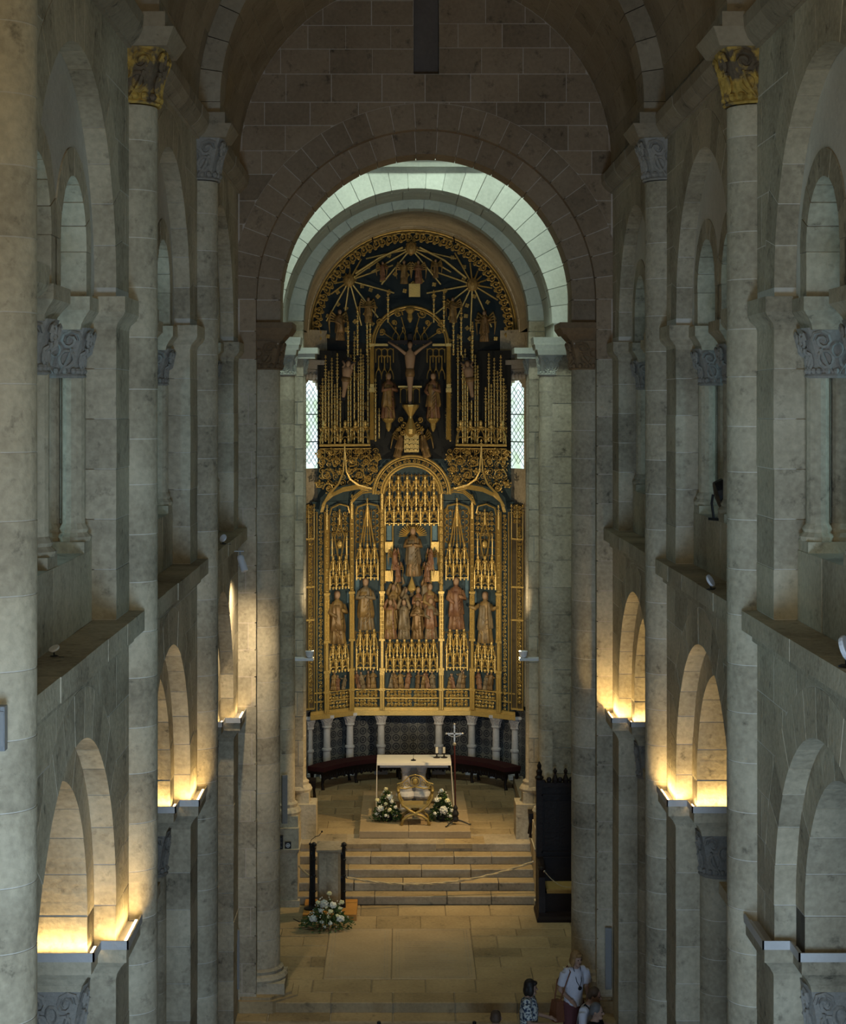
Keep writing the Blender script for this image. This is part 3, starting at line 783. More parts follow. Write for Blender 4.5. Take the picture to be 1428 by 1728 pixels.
slabs(fl, -3.2, 4.0, 29.10, TOMB[2], 0, .68, .95)
slabs(fl, -3.2, TOMB[0], TOMB[2], TOMB[3], 0, .6, .8); slabs(fl, TOMB[1], 4.0, TOMB[2], TOMB[3], 0, .6, .8)
slabs(fl, -3.2, 4.0, TOMB[3], 34.2, 0, .75, .95)
for (a, q) in ((TOMB[0], -.13), (-.13, TOMB[1])):
    o = put('tomb_slab', slab_mesh(q-a-.012, TOMB[3]-TOMB[2]-.012, .1, 'tomb'), fl, ((a+q)/2, (TOMB[2]+TOMB[3])/2, .003))
    b = MB(); w, d = (q-a)/2, (TOMB[3]-TOMB[2])/2
    for k in (.07, .12):
        for (x0, x1, y0, y1) in ((-w+k, w-k, -d+k, -d+k+.012), (-w+k, w-k, d-k-.012, d-k), (-w+k, -w+k+.012, -d+k, d-k), (w-k-.012, w-k, -d+k, d-k)): b.box(x0, x1, y0, y1, -.002, .0015)
    for j in range(14 if a > -1 else 4):
        b.box(-w+.22, w-.22-random.uniform(0, .4), -d+.5+j*.12, -d+.52+j*.12, -.002, .0012)
    b.build('border', 'joint' if False else 'riser', o)
# two steps down to the nave
st = MB().box(-9, 10, 28.0, 28.66, -.5, -.18).build('nave_steps', 'riser'); tag(st, 'two low stone steps between nave and crossing', 'steps', kind='structure')
for (y0, y1, z) in ((28.61, 29.10, 0), (28.19, 28.66, -.162)):
    n = 7
    for i in range(n):
        w = 7.0/n; put('step_stone', slab_mesh(w-.012, y1-y0, .17, 'floor'), st, (-3.1+w*(i+.5), (y0+y1)/2, z))
nf = MB().box(-9, 10, -2, 28.2, -.6, -.34).build('floor_nave', 'joint'); tag(nf, 'dark stone floor of the nave', 'floor', kind='structure')
slabs(nf, -2.6, 3.4, 26.4, 28.19, -.325, .6, .9)
# chancel stairs and floor
cf = MB().box(-2.4, 3.2, 35.76, 43.4, .2, .78).build('floor_chancel', 'joint'); tag(cf, 'raised stone slab floor of the chancel', 'floor', kind='structure')
slabs(cf, -2.25, 2.62, 35.74, 43.0, .80, .62, .85)
cs_ = MB().box(-2.05, 2.68, 34.35, 36.2, 0, .1).build('chancel_steps', 'joint'); tag(cs_, 'five worn stone steps up to the chancel', 'steps', kind='structure')
for i in range(5):
    y0 = 34.20+.385*i; z = .16*(i+1); n = (4, 5, 4, 6, 5)[i]; x = -2.0
    ws = [random.uniform(.7, 1.3) for _ in range(n)]; t = sum(ws)
    for w in ws:
        w = w/t*4.64; put('step_stone', chamfer_box(w-.01, .8 if i == 4 else .42, .158, 'riser', .012), cs_, (x+w/2, y0+random.uniform(0, .015), z-.08))
        put('tread', slab_mesh(w-.012, .37, .02, 'floor'), cs_, (x+w/2, y0+.20, z+.004)) if i < 4 else None
        x += w
# right-hand and left-hand stone kerbs of the chancel
for s, x0, x1, nm in ((1, 2.64, 2.86, 'trim_1'), (-1, -2.2, -2.03, 'trim_2')):
    k = MB(); k.box(x0, x1, 34.45, 36.0, 0, .98) if s == 1 else k.box(x0, x1, 34.9, 36.0, 0, .9)
    k.box(x0, x1, 36.0, 41.2, .8, 1.02 if s == 1 else .9)
    o = k.build(nm, 'riser'); tag(o, ('low stone kerb along the throne side of the chancel', 'low stone kerb along the lectern side of the chancel')[0 if s == 1 else 1], 'kerb', kind='structure')
# altar platform
pf = MB().box(-.80, 1.44, 36.18, 39.92, .81, .93).build('altar_platform', 'joint'); tag(pf, 'low rectangular stone platform carrying the altar', 'platform', kind='structure')
slabs(pf, -.82, 1.46, 36.16, 39.94, .95, 1.0, 1.15, 'tomb', th=.14)

gf = MB().box(-8.2, 9.0, -2, 5.5, 6.95, 7.25).build('floor_gallery_baffle', 'shell'); tag(gf, 'unseen west gallery floor, its reach shaped to hold portal light off the upper walls', 'floor', kind='structure')  # added out of view; height and depth set to shade the upper nave
# ------------------------------------------------------------------ outer shell of the building (aisles, transepts, lantern, roof)
sh = MB()
sh.box(-8.6, -8.2, -2, 46, -.6, 20.4); sh.box(9.0, 9.4, -2, 46, -.6, 20.4)
sh.box(-8.6, 9.4, -2.4, -2.0, -.6, 20.4); sh.box(-8.6, 9.4, 45.6, 46, -.6, 20.4); sh.box(-8.6, 9.4, -2.4, 46, 20.4, 20.8)
for s in (-1, 1): sh.box(*sorted((CX+s*3.95, CX+s*8.7)), -2, 28.9, 7.0, 7.3)
o = sh.build('wall_outer', 'shell'); tag(o, 'plain outer walls and roof of the church', 'wall', kind='structure')

# ================================================================== THE ALTARPIECE
RS = .0141
def ry(x):
    t = abs(x-696)
    return 42.55 if t < 98 else 42.55-(t-98)/85*.80
def q3(x, y, o=0, flat=False):
    return ((x-674)*RS, (42.45 if flat else ry(x))-o, 9.6-(y-685)*RS)
RT = empty('altarpiece', q3(696, 1207, 0))
RT.location = (0, 0, 0)
tag(RT, 'huge gilded Gothic altarpiece of tracery, canopies and pinnacles filling the apse', 'altarpiece')
def slabpx(b, x0, x1, y0, y1, o0, o1, flat=False):
    """slab in altarpiece pixels: front offset o1, back offset o0; follows the folded ground plan"""
    A = [q3(x0, y1, o1, flat), q3(x1, y1, o1, flat), q3(x1, y0, o1, flat), q3(x0, y0, o1, flat), q3(x0, y1, o0, flat), q3(x1, y1, o0, flat), q3(x1, y0, o0, flat), q3(x0, y0, o0, flat)]
    b.add(A, [(0, 1, 2, 3), (7, 6, 5, 4), (0, 4, 5, 1), (1, 5, 6, 2), (2, 6, 7, 3), (3, 7, 4, 0)])
def line(b, pts, r=1.1, o=.08, n=4, flat=False, closed=False):
    b.tube([q3(p[0], p[1], p[2] if len(p) > 2 else o, flat) for p in pts], r*RS, n, closed)
def arcpts(cx, cy, r, a0, a1, n=12, o=.08):
    return [(cx+r*cos(R(a0+(a1-a0)*i/n)), cy-r*sin(R(a0+(a1-a0)*i/n)), o) for i in range(n+1)]
def curl(b, x, y, r, sgn=1, a0=0, o=.08, w=.9, flat=False, turns=1.35):
    pts = []
    for i in range(12):
        t = i/11; qq = r*(1-.8*t); a = a0+sgn*2*pi*turns*t
        pts.append(q3(x+qq*cos(a), y-qq*sin(a), o+.02*sin(pi*t), flat))
    b.tube(pts, [w*RS*(1-.4*i/11) for i in range(12)], 4)
    b.ell(q3(x, y, o+.02, flat), w*1.5*RS, 5, 4)
def foliage(b, x0, x1, y0, y1, cell=9, o=.07, w=.9, flat=False, seed=1):
    rg = random.Random(seed); nx = max(1, round((x1-x0)/cell)); ny = max(1, round((y1-y0)/cell))
    cw, chh = (x1-x0)/nx, (y1-y0)/ny
    for i in range(nx):
        for j in range(ny):
            curl(b, x0+cw*(i+.5), y0+chh*(j+.5), min(cw, chh)*.52, 1 if (i+j) % 2 else -1, rg.uniform(0, 6.3), o, w, flat)
def pinnacle(b, x, y0, y1, w=2.2, o=.12, flat=False, crock=True):
    """post from y1 up to y0 with a spire, knops and crockets"""
    h = y1-y0; ys = y0+h*.28
    p = q3(x, y1, o, flat); t = q3(x, ys, o, flat); s = q3(x, y0, o, flat); r = w*RS/2
    b.lathe([(r, p[2]), (r, t[2]-r), (r*1.7, t[2]-r*.5), (r*1.7, t[2]), (r*.9, t[2]+r*.4), (r*.15, s[2])], 4, (p[0], p[1]), a0=pi/4, a1=pi/4+2*pi)
    if crock:
        k = max(2, int(h*.28/5))
        for i in range(k):
            f = (i+.5)/k; zz = t[2]+(s[2]-t[2])*f; rr = r*(1-f)*.9+.012
            for sg in (-1, 1): b.ell((p[0]+sg*rr, p[1]-.005, zz), (.016, .016, .013), 5, 4)
        b.ell((p[0], p[1], s[2]), (.022, .022, .028), 5, 4)
def ogee(b, x0, x1, yb, yt, o=.10, r=.9, flat=False):
    xm = (x0+x1)/2; w = (x1-x0)/2; h = yb-yt
    for sg in (-1, 1):
        line(b, [(xm+sg*w*f, yb-h*g, o) for f, g in ((1, 0), (.97, .18), (.85, .38), (.62, .54), (.34, .64), (.14, .76), (.05, .9), (0, 1))], r, o, 4, flat)
def lancets(b, x0, x1, y0, y1, n, o=.06, r=.7, flat=False):
    w = (x1-x0)/n
    for i in range(n+1): line(b, [(x0+w*i, y1, o), (x0+w*i, y0, o)], r, o, 4, flat)
    for i in range(n):
        line(b, arcpts(x0+w*(i+.5), y0+w*.5, w*.5, 0, 180, 6, o), r, o, 4, flat)
def canopy(name, x0, x1, y0, y1, n, o=.16, tiers=2, parent=None):
    """gilded openwork canopy: tiers of ogee gables between tall crocketed pinnacles, pendant arches below"""
    b = MB(); h = (y1-y0)/tiers; w = (x1-x0)/n
    for t in range(tiers):
        ya, yb = y0+h*t, y0+h*(t+1); ot = o-.03*(tiers-1-t); sh_ = 0 if t == tiers-1 else .5
        for i in range(n+1):
            if sh_ and i == n: continue
            x = x0+w*(i+sh_); pinnacle(b, x, ya-h*(.25 if t else .1)+h*.12*(i % 2), yb+h*.12, 2.6, ot+.04)
        for i in range(n):
            xa, xb = x0+w*i+.6, x0+w*(i+1)-.6; xm = (xa+xb)/2
            ogee(b, xa, xb, yb-h*.12, ya+h*.02, ot+.04, 1.15)
            line(b, arcpts(xm, yb-h*.14, w*.36, 0, 180, 6, ot+.01), 1.0, ot)
            for f in (-.22, .22): line(b, [(xm+f*w, yb-h*.2, ot-.03), (xm+f*w, ya+h*.35, ot-.03)], .6)
            b.ell(q3(xm, yb+h*.02, ot+.03), (.03, .03, .045), 6, 4); b.ell(q3(xm, ya, ot+.05), (.035, .03, .05), 6, 4)
            for sg in (-1, 1):
                curl(b, xm+sg*w*.24, ya+h*.26, w*.17, sg, 1, ot+.02, .8)
                b.ell(q3(xm+sg*w*.3, ya+h*.5, ot+.06), .02, 5, 4)
        if t == tiers-1: slabpx(b, x0-.5, x1+.5, yb-1, yb+.5, o-.14, o-.02)
    return b.build(name, 'gold', parent or RT)
# ground panels: dark blue field in five vertical strips and a dark upper field
def ground(name, mt, x0, x1, y0, y1, o=0.0, flat=False):
    b = MB(); slabpx(b, x0, x1, y0, y1, o-.06, o, flat); return b.build(name, mt, RT)
for (x0, x1) in ((527, 553), (553, 598), (598, 645), (645, 696), (696, 745), (745, 794), (794, 840), (840, 866)):
    ground('back_panel', 'blue', x0, x1, 845, 1204)
for (x0, x1) in ((537, 598), (598, 645), (645, 745), (745, 794), (794, 861)):
    ground('upper_panel', 'dark', x0, x1, 592, 775, 0, False); ground('web_panel', 'blue', x0, x1, 775, 846, 0, False)
# lower plinth beam following the folds, and carved frieze
b = MB()
for (x0, x1) in ((526, 553), (553, 598), (598, 645), (645, 745), (745, 794), (794, 840), (840, 867)):
    slabpx(b, x0, x1, 1200, 1208, -.1, .20); slabpx(b, x0, x1, 1195, 1200, -.1, .14); slabpx(b, x0, x1, 1164, 1166, -.05, .10); slabpx(b, x0, x1, 1179, 1181, -.05, .09)
b.build('base_moulding', 'gold', RT)
for i, (x0, x1) in enumerate(((556, 589), (600, 637), (652, 695), (698, 738), (752, 790), (801, 834))):
    b = MB(); foliage(b, x0, x1, 1167, 1179, 6, .05, 1.0, seed=i); foliage(b, x0, x1, 1182, 1194, 6, .05, 1.0, seed=i+9); b.build('frieze_panel', 'gold', RT)
# buttress piers between the niches
for x, yt in ((553, 868), (594, 852), (645, 836), (745, 836), (797, 852), (840, 868)):
    b = MB(); o = .16
    for (y0, y1, w, oo) in ((yt, 1000, 5, .12), (1000, 1080, 7, .18), (1080, 1130, 4.5, .15), (1130, 1198, 8, .20)):
        slabpx(b, x-w/2, x+w/2, y0, y1, 0, oo)
    for dx in (-3.5, 0, 3.5):
        line(b, [(x+dx, 1198, .21), (x+dx, 1140, .21)], .7); line(b, [(x+dx*.7, 1000, .14), (x+dx*.7, yt, .14)], .8)
        line(b, [(x+dx, 1078, .19), (x+dx, 1004, .19)], .9)
    for y in range(1004, 1080, 7): slabpx(b, x-3.6, x+3.6, y, y+2, .1, .20)
    for y in (1130, 1164, 1080, 1000): slabpx(b, x-5, x+5, y-2, y+2, 0, .22)
    for y in range(int(yt)+8, 1000, 12): b.ell(q3(x, y, .15), (.045, .03, .03), 6, 4)
    pinnacle(b, x, yt-16, yt+24, 3.2, .16)
    b.build('buttress', 'gold', RT)
# pierced side borders and wings
for s, (xa, xb, xc, xd) in ((-1, (536, 549, 514, 532)), (1, (844, 857, 861, 879))):
    b = MB(); foliage(b, xa+2, xb-2, 866, 1196, 6.5, .06, .8, seed=5+s)
    for x in (xa, xb): line(b, [(x, 1200, .10), (x, 862, .10)], 1.4)
    b.build('border', 'gold', RT)
    b = MB(); slabpx(b, xc, xd, 850, 1188, .05, .10); g = b.build('wing', 'wingbrown', RT)
    b = MB(); foliage(b, xc+2, xd-2, 850, 880, 8, .13, .9, seed=3); foliage(b, xc+9, xd-2, 885, 1180, 6.5, .13, .9, seed=4)
    for x in (xc, (xc+xd)/2, xd): line(b, [(x, 1192, .13), (x, 880, .13)], 1.0); pinnacle(b, x, 850, 905, 2, .14)
    for y in (905, 985, 1040, 1188): slabpx(b, xc-1, xd+1, y, y+3, .06, .16)
    b.build('wing_tracery', 'gold', g)
# canopies of the lower tiers
canopy('canopy', 652, 738, 1082, 1132, 7, .16, 2)
canopy('canopy', 602, 637, 1064, 1128, 3, .16, 2); canopy('canopy', 754, 789, 1064, 1128, 3, .16, 2)
canopy('canopy', 558, 588, 1084, 1130, 3, .16, 2); canopy('canopy', 802, 834, 1084, 1130, 3, .16, 2)
canopy('canopy', 650, 740, 806, 884, 6, .18, 3)
for (x0, x1, y0, y1, ys) in ((602, 638, 920, 976, 848), (753, 790, 920, 976, 848)):
    c = canopy('canopy', x0, x1, y0, y1, 3, .18, 2)
    b = MB(); xm = (x0+x1)/2
    for f in (-1, -.5, 0, .5, 1): line(b, [(xm+f*12, 922, .16), (xm+f*6, 886, .15), (xm+f*.6, ys+6, .14)], 1.2 if f in (-1, 1) else .8)
    pinnacle(b, xm, ys-6, ys+40, 2.6, .18)
    for i in range(6):
        for s in (-1, 1):
            line(b, arcpts(xm+s*15, 862+i*10, 5, 90 if s < 0 else -90, 270 if s < 0 else 90, 6, .05), .8); b.ell(q3(xm+s*(11-i*.2), 862+i*10, .06), .02, 5, 4)
    b.build('spire', 'gold', c)
for (x0, x1) in ((558, 589), (801, 835)):
    c = canopy('canopy', x0, x1, 940, 990, 3, .18, 2)
    b = MB(); xm = (x0+x1)/2; foliage(b, x0+2, x1-2, 862, 905, 8, .08, .8, seed=7)
    for s in (-1, 1): line(b, [(xm+s*2, 942, .12), (xm+s*6, 920, .14), (xm+s*8, 905, .14), (xm+s*3, 890, .12), (xm, 868, .12)], 1.1)
    b.ell(q3(xm, 918, .14), (.07, .05, .10), 8, 6); pinnacle(b, xm, 860, 885, 2.2, .14)
    for s in (-1, 1): pinnacle(b, xm+s*12, 900, 945, 2.4, .16)
    b.build('spire', 'gold', c)
# gilded lattice on the ground of each strip
for i, (x0, x1, y0, y1) in enumerate(((557, 590, 868, 988), (600, 640, 860, 972), (650, 740, 800, 884), (750, 792, 860, 972), (800, 836, 868, 988), (557, 590, 1086, 1130), (600, 640, 1066, 1130), (650, 740, 1084, 1130), (750, 792, 1066, 1130), (800, 836, 1086, 1130))):
    b = MB(); nx = round((x1-x0)/6.5); w = (x1-x0)/nx
    for k in range(nx+1): line(b, [(x0+w*k, y1, .03), (x0+w*k, y0, .03)], .7)
    for j in range(int((y1-y0)/13)):
        for k in range(nx): line(b, arcpts(x0+w*(k+.5), y0+13*j+6, w*.5, 0, 180, 5, .03), .7)
    b.build('lattice', 'golddk', RT)
# blue window lights beside the figures
LB = mat('light_blue_ground', (.10, .17, .20), var=.3, scale=6)
for (x0, x1, y0, y1) in ((653, 661, 888, 913), (730, 738, 888, 913), (653, 661, 936, 962), (730, 738, 936, 962), (640, 643, 990, 1012), (747, 750, 990, 1012), (600, 606, 975, 1010), (786, 791, 975, 1010), (549, 553, 1000, 1030), (838, 842, 1000, 1030), (586, 591, 1000, 1018), (800, 804, 1000, 1018)):
    b = MB(); slabpx(b, x0, x1, y0, y1, .02, .05)
    line(b, [(x0, y1, .06), (x0, y0, .06), ((x0+x1)/2, y0-3, .06), (x1, y0, .06), (x1, y1, .06)], .6)
    b.build('niche_light', LB, RT)
for (x0, x1) in ((650, 663), (728, 741)):
    b = MB()
    for y in (915, 964): slabpx(b, x0, x1, y, y+18, .02, .12)
    for x in (x0, x1): line(b, [(x, 985, .10), (x, 885, .10)], 1.3)
    b.build('niche_frame', 'gold', RT)
# great central round arch and the two side vaults
b = MB()
for r_, w in ((65, 2.0), (61, 1.2), (52, 1.6), (48, 2.0)): line(b, arcpts(695, 834, r_, 0, 180, 24, .30 if r_ > 55 else .24), w, n=6)
for i in range(22):
    a = R(4+172*i/21); curl(b, 695+56.5*cos(a), 834-56.5*sin(a), 3.4, 1 if i % 2 else -1, a, .27, .7)
b.build('central_arch', 'gold', RT)
for s in (-1, 1):
    X = lambda x: 696+s*(x-696)*-1 if s == 1 else x      # mirrored for the right side
    X = (lambda x: x) if s == -1 else (lambda x: 1394-x)
    b = MB()
    for k in range(4): line(b, [(X(543+k), 862, .30-.03*k), (X(548+k), 845, .32), (X(560+k), 832+k, .36), (X(580), 822+k*2, .36), (X(606), 818+k*2, .34), (X(622), 819+k*3, .30)], 1.3, n=5)
    for k in range(3): line(b, [(X(591), 852, .12), (X(596+k*4), 838, .22), (X(612), 826+k*3, .28), (X(628), 822+k*4, .30), (X(640), 834, .2)], 1.1)
    for x0, x1 in ((557, 590), (600, 641)): line(b, [(X(x0), 868, .10), (X(x0+3), 856, .12), (X((x0+x1)/2), 850, .14), (X(x1-3), 854, .12), (X(x1), 866, .10)], 1.6)
    b.build('side_vault', 'gold', RT)
    # ogee crest with large scrolls
    b = MB()
    for k in (0, 2.2):
        line(b, [(X(545+k), 852, .36), (X(556+k), 832, .36), (X(572+k*.5), 815, .36), (X(580), 795, .34), (X(582), 762, .32)], 1.5, n=5)
        line(b, [(X(628-k), 824, .36), (X(606-k), 818, .36), (X(592-k*.5), 808, .36), (X(585), 795, .34), (X(583), 762, .32)], 1.5, n=5)
    for (x, y, r_) in ((553, 800, 11), (556, 822, 9), (606, 800, 11), (622, 808, 9), (570, 778, 9), (595, 778, 9), (547, 778, 8), (618, 778, 9), (630, 790, 8), (540, 815, 6), (575, 795, 5), (590, 795, 5), (636, 772, 7), (560, 762, 6), (606, 762, 6), (541, 765, 6)):
        curl(b, X(x), y, r_, 1 if (x % 2) else -1, x, .30, 1.25); curl(b, X(x), y, r_*.5, -1 if (x % 2) else 1, x+2, .33, .9)
        for i in range(5):
            a = 1.3*i+x; b.ell(q3(X(x)+r_*cos(a), y+r_*sin(a), .31), .024, 5, 4)
    foliage(b, *sorted((X(540), X(640))), 756, 820, 11, .18, .8, seed=30+s)
    pinnacle(b, X(582.5), 742, 772, 3, .36)
    b.build('crest', 'gold', RT)
    # gallery beam with fleuron gables
    b = MB(); x0, x1 = sorted((X(541), X(625))); slabpx(b, x0, x1, 749, 753, 0, .26); slabpx(b, x0, x1, 756, 757.5, 0, .2)
    for i in range(5):
        xa = x0+(x1-x0)*i/5+1.5; xb = x0+(x1-x0)*(i+1)/5-1.5; xm = (xa+xb)/2
        ogee(b, xa, xb, 748, 716, .26, 1.2); line(b, arcpts(xm, 742, 5, 0, 180, 6, .24), 1.0)
        for sg in (-1, 1): curl(b, xm+sg*4.5, 724, 3.4, sg, 0, .27, 1.0)
        b.ell(q3(xm, 714, .27), (.045, .04, .075), 6, 5); b.ell(q3(xm, 720, .27), (.07, .04, .03), 6, 4)
        lancets(b, xa, xb, 758, 775, 2, .14, .7)
    b.build('gable_gallery', 'gold', RT)
    # tall colonnettes of the upper tier
    for j, (x, ya, yb) in enumerate(((546, 640, 748), (556, 628, 748), (566, 650, 748), (598, 560, 748), (605, 612, 748), (613, 600, 748), (621, 565, 748), (588, 618, 748), (634, 640, 745), (640, 690, 740), (575, 655, 748), (551, 602, 745), (561, 606, 745), (570, 598, 745), (609, 590, 745), (592, 600, 745))):
        b = MB(); o = .20+.05*(j % 3); pinnacle(b, X(x), ya, yb, 2.8, o)
        for y in range(int(ya)+22, int(yb), 9): b.ell(q3(X(x), y, o+.01), (.030, .030, .018), 6, 4)
        b.build('colonnette', 'gold', RT)
    b = MB(); foliage(b, *sorted((X(540), X(552))), 650, 745, 7, .1, .7, seed=41); b.build('side_foliage', 'golddk', RT)
    for (xa, xb, ya, yb) in ((552, 575, 690, 712), (598, 614, 640, 660), (598, 620, 690, 712)):
        b = MB(); lancets(b, *sorted((X(xa), X(xb))), ya, yb, 3, .16, .7); foliage(b, *sorted((X(xa), X(xb))), ya-12, ya, 6, .16, .7, seed=xa)
        b.build('upper_tracery', 'golddk', RT)
# frame of the Calvary: posts, arch and ribs
b = MB(); o = .40
for x in (628, 757):
    for dx in (-2.5, 0, 2.5): line(b, [(x+dx, 742, o), (x+dx, 580, o)], 1.2)
    slabpx(b, x-4.5, x+4.5, 580, 585, .2, o+.03); slabpx(b, x-4.5, x+4.5, 655, 662, .2, o+.05); slabpx(b, x-3.5, x+3.5, 648, 655, .2, o+.02)
for r_, w in ((64, 2.0), (60, 1.3)): line(b, arcpts(692.5, 582, r_, 0, 180, 22, o), w, n=6)
for r_, a0 in ((60, 30), (60, 52), (60, 75), (60, 105), (60, 128), (60, 150)):
    line(b, [(692.5+r_*.98*cos(R(a0)), 582-r_*.80*sin(R(a0)), o), (692.5+r_*.55*cos(R(a0)), 582-30*sin(R(a0))+6, o-.1), (692.5+r_*.60*cos(R(a0)), 582, o-.18)], .9)
slabpx(b, 630, 655, 580, 584, .1, .28); slabpx(b, 730, 756, 580, 584, .1, .28)
b.build('calvary_frame', 'gold', RT)
for (x0, x1) in ((634, 664), (721, 751)):
    b = MB(); lancets(b, x0, x1, 588, 612, 3, .22, .9); lancets(b, x0+5, x1-5, 600, 625, 2, .22, .9)
    for i in range(3): ogee(b, x0+10*i, x0+10*(i+1), 640, 616, .22, .8)
    b.build('calvary_tracery', 'gold', RT)
b = MB(); lancets(b, 676, 708, 655, 680, 3, .15, .8); slabpx(b, 672, 712, 651, 654, .05, .2); b.build('calvary_tracery', 'gold', RT)
b = MB(); slabpx(b, 660, 724, 575, 577, .18, .24)
for (x, y) in ((668, 573), (680, 573), (704, 573), (716, 573)): ogee(b, x-6, x+6, 575, 555, .22, .8); b.ell(q3(x, 553, .22), .03, 5, 4)
b.build('calvary_tracery', 'gold', RT)
for (x, y, r_) in ((641, 545, 7), (645, 560, 6), (672, 530, 8), (713, 530, 8), (745, 545, 7), (741, 560, 6), (665, 545, 5), (721, 545, 5)):
    b = MB(); curl(b, x, y, r_, 1, x, .42, 1.1); curl(b, x, y, r_*.6, -1, x, .42, .8); b.build('scroll', 'gold', RT)
b = MB(); b.lathe([(.02, q3(692, 545)[2]), (.07, q3(692, 538)[2]), (.05, q3(692, 530)[2]), (.12, q3(692, 524)[2]), (.10, q3(692, 521)[2])], 8, q3(692, 0, .42)[:2])
b.build('finial', 'gold', RT)
# pedestal under the cross, brackets under the two mourners
b = MB(); c2 = q3(693, 0, .45)[:2]; Z = lambda y: q3(0, y)[2]
b.lathe([(.02, Z(738)), (.12, Z(732)), (.14, Z(724)), (.05, Z(706)), (.05, Z(702)), (.16, Z(690)), (.20, Z(686)), (.20, Z(683))], 10, c2)
for sg in (-1, 1):
    for (dx, y, r_) in ((12, 718, 6), (16, 708, 5), (20, 724, 4), (14, 730, 5)): curl(b, 693+sg*dx, y, r_, sg, y, .42, 1.1)
b.build('pedestal', 'gold', RT)
for x in (656, 731): MB().lathe([(.02, Z(728)), (.06, Z(722)), (.07, Z(714)), (.14, Z(709)), (.15, Z(706))], 8, q3(x, 0, .42)[:2]).build('bracket', 'gold', RT)
# ------------------------------------------------------------------ lunette
LC = (697, 563); LR = 175
b = MB(); n = 32
for i in range(n):
    a0, a1 = pi*i/n, pi*(i+1)/n
    vs = [q3(LC[0], LC[1]+30, .02, True), q3(LC[0]+LR*cos(a0), LC[1]-LR*sin(a0), .02, True), q3(LC[0]+LR*cos(a1), LC[1]-LR*sin(a1), .02, True)]
    b.add(vs+[(v[0], v[1]+.06, v[2]) for v in vs], [(0, 1, 2), (5, 4, 3), (1, 4, 5, 2)])
lun = b.build('lunette', 'bluedk', RT)
b = MB(); slabpx(b, 524, 870, 563, 594, -.04, .015, True); b.build('lunette_beam', 'dark', RT)
b = MB()
for r_, w in ((LR, 2.2), (LR-4, 1.0)): line(b, arcpts(*LC, r_, -3, 183, 48, .10), w, flat=True, n=6)
b.build('rim', 'gold', lun)
b = MB(); n = 46
for i in range(n):
    a = R(-2+184*i/(n-1)); curl(b, LC[0]+(LR-12)*cos(a), LC[1]-(LR-12)*sin(a), 7.6, 1 if i % 2 else -1, a, .14, 1.35, True)
    curl(b, LC[0]+(LR-18)*cos(a+.02), LC[1]-(LR-18)*sin(a+.02), 3.4, -1 if i % 2 else 1, a, .16, .9, True)
    b.ell(q3(LC[0]+(LR-6)*cos(a), LC[1]-(LR-6)*sin(a), .14, True), (.04, .03, .04), 5, 4)
b.build('foliage_band', 'gold', lun)
BOSS = ((590, 474, (20, 35, 62, 88, 118, 150, 188, 215, 240, 262, 285, 308, 345)), (797, 481, (-8, 20, 45, 68, 95, 118, 160, 190, 218, 245, 268, 295, 330)), (694, 420, (-12, -30, -50, 192, 210, 230)))
b = MB()
for bx, by, angs in BOSS:
    for a in angs:
        L_ = 150
        ax_, ay_ = cos(R(a)), -sin(R(a))
        # stop at the border ring, or at half way to the centre
        while L_ > 14 and (sqrt((bx+ax_*L_-LC[0])**2+(by+ay_*L_-LC[1])**2) > LR-20 or by+ay_*L_ > 585 or L_ > 78): L_ -= 4
        pts = [(bx+ax_*8, by+ay_*8, .24), (bx+ax_*L_*.5, by+ay_*L_*.5, .18), (bx+ax_*L_, by+ay_*L_, .08)]
        line(b, pts, 1.5, n=5, flat=True)
for pts in (((600, 462, .22), (640, 436, .24), (680, 418, .22)), ((787, 470, .22), (750, 440, .24), (708, 418, .22))): line(b, pts, 2.0, n=5, flat=True)
b.build('rib', 'gold', lun)
for bx, by, _ in BOSS:
    k = MB(); p = q3(bx, by, .26, True); k.ell(p, (.13, .07, .15), 10, 7)
    for i in range(8): curl(k, bx+9*cos(i*.785), by+9*sin(i*.785), 3.2, 1, i, .22, .9, True)
    k.ell((p[0], p[1]-.06, p[2]+.03), (.05, .05, .06), 8, 6)
    k.build('boss', 'golddk', lun)
rg = random.Random(5); stars = []
while len(stars) < 46:
    x, y = rg.uniform(535, 860), rg.uniform(425, 580)
    if sqrt((x-LC[0])**2+(y-LC[1])**2) > LR-26 or abs(x-693) < 60 and y > 500: continue
    if any((x-s[0])**2+(y-s[1])**2 < 230 for s in stars): continue
    stars.append((x, y))
k = MB()
for i in range(4): k.ell((.032*cos(i*pi/2+.78), 0, .032*sin(i*pi/2+.78)), (.03, .016, .03), 5, 4)
k.ell((0, -.01, 0), .014, 5, 4); sm_ = k.mesh('star', 'gold')
for x, y in stars: put('star', sm_, lun, q3(x, y, .05, True), (0, rg.uniform(0, 1), 0))
# tall thin pinnacles rising in front of the lunette
for j, (x, ya, yb) in enumerate(((604, 520, 600), (625, 510, 590), (655, 492, 545), (732, 492, 545), (749, 495, 560), (778, 515, 600), (797, 545, 610), (588, 545, 610), (620, 528, 600), (765, 528, 600))):
    b = MB(); pinnacle(b, x, ya, yb, 3.2, .34, True)
    for y in range(ya+6, yb, 8): b.ell(q3(x, y, .36, True), (.036, .03, .022), 6, 4)
    b.build('pinnacle', 'gold', RT)
for x in (628, 765):
    b = MB(); line(b, [(x+2, 411, .3), (x, 398, .3), (x, 388, .3)], 1.2, flat=True); b.ell(q3(x, 386, .3, True), .04, 6, 5)
    b.build('iron_hook', 'iron', RT)
# shield between the two angels
k = MB(); slabpx(k, 682, 707, 731, 763, .30, .36)
for i in range(4): slabpx(k, 682, 707, 733+i*8, 735+i*8, .36, .39); slabpx(k, 683+i*7, 685+i*7, 731, 763, .36, .39)
k.build('shield', 'gold', RT)
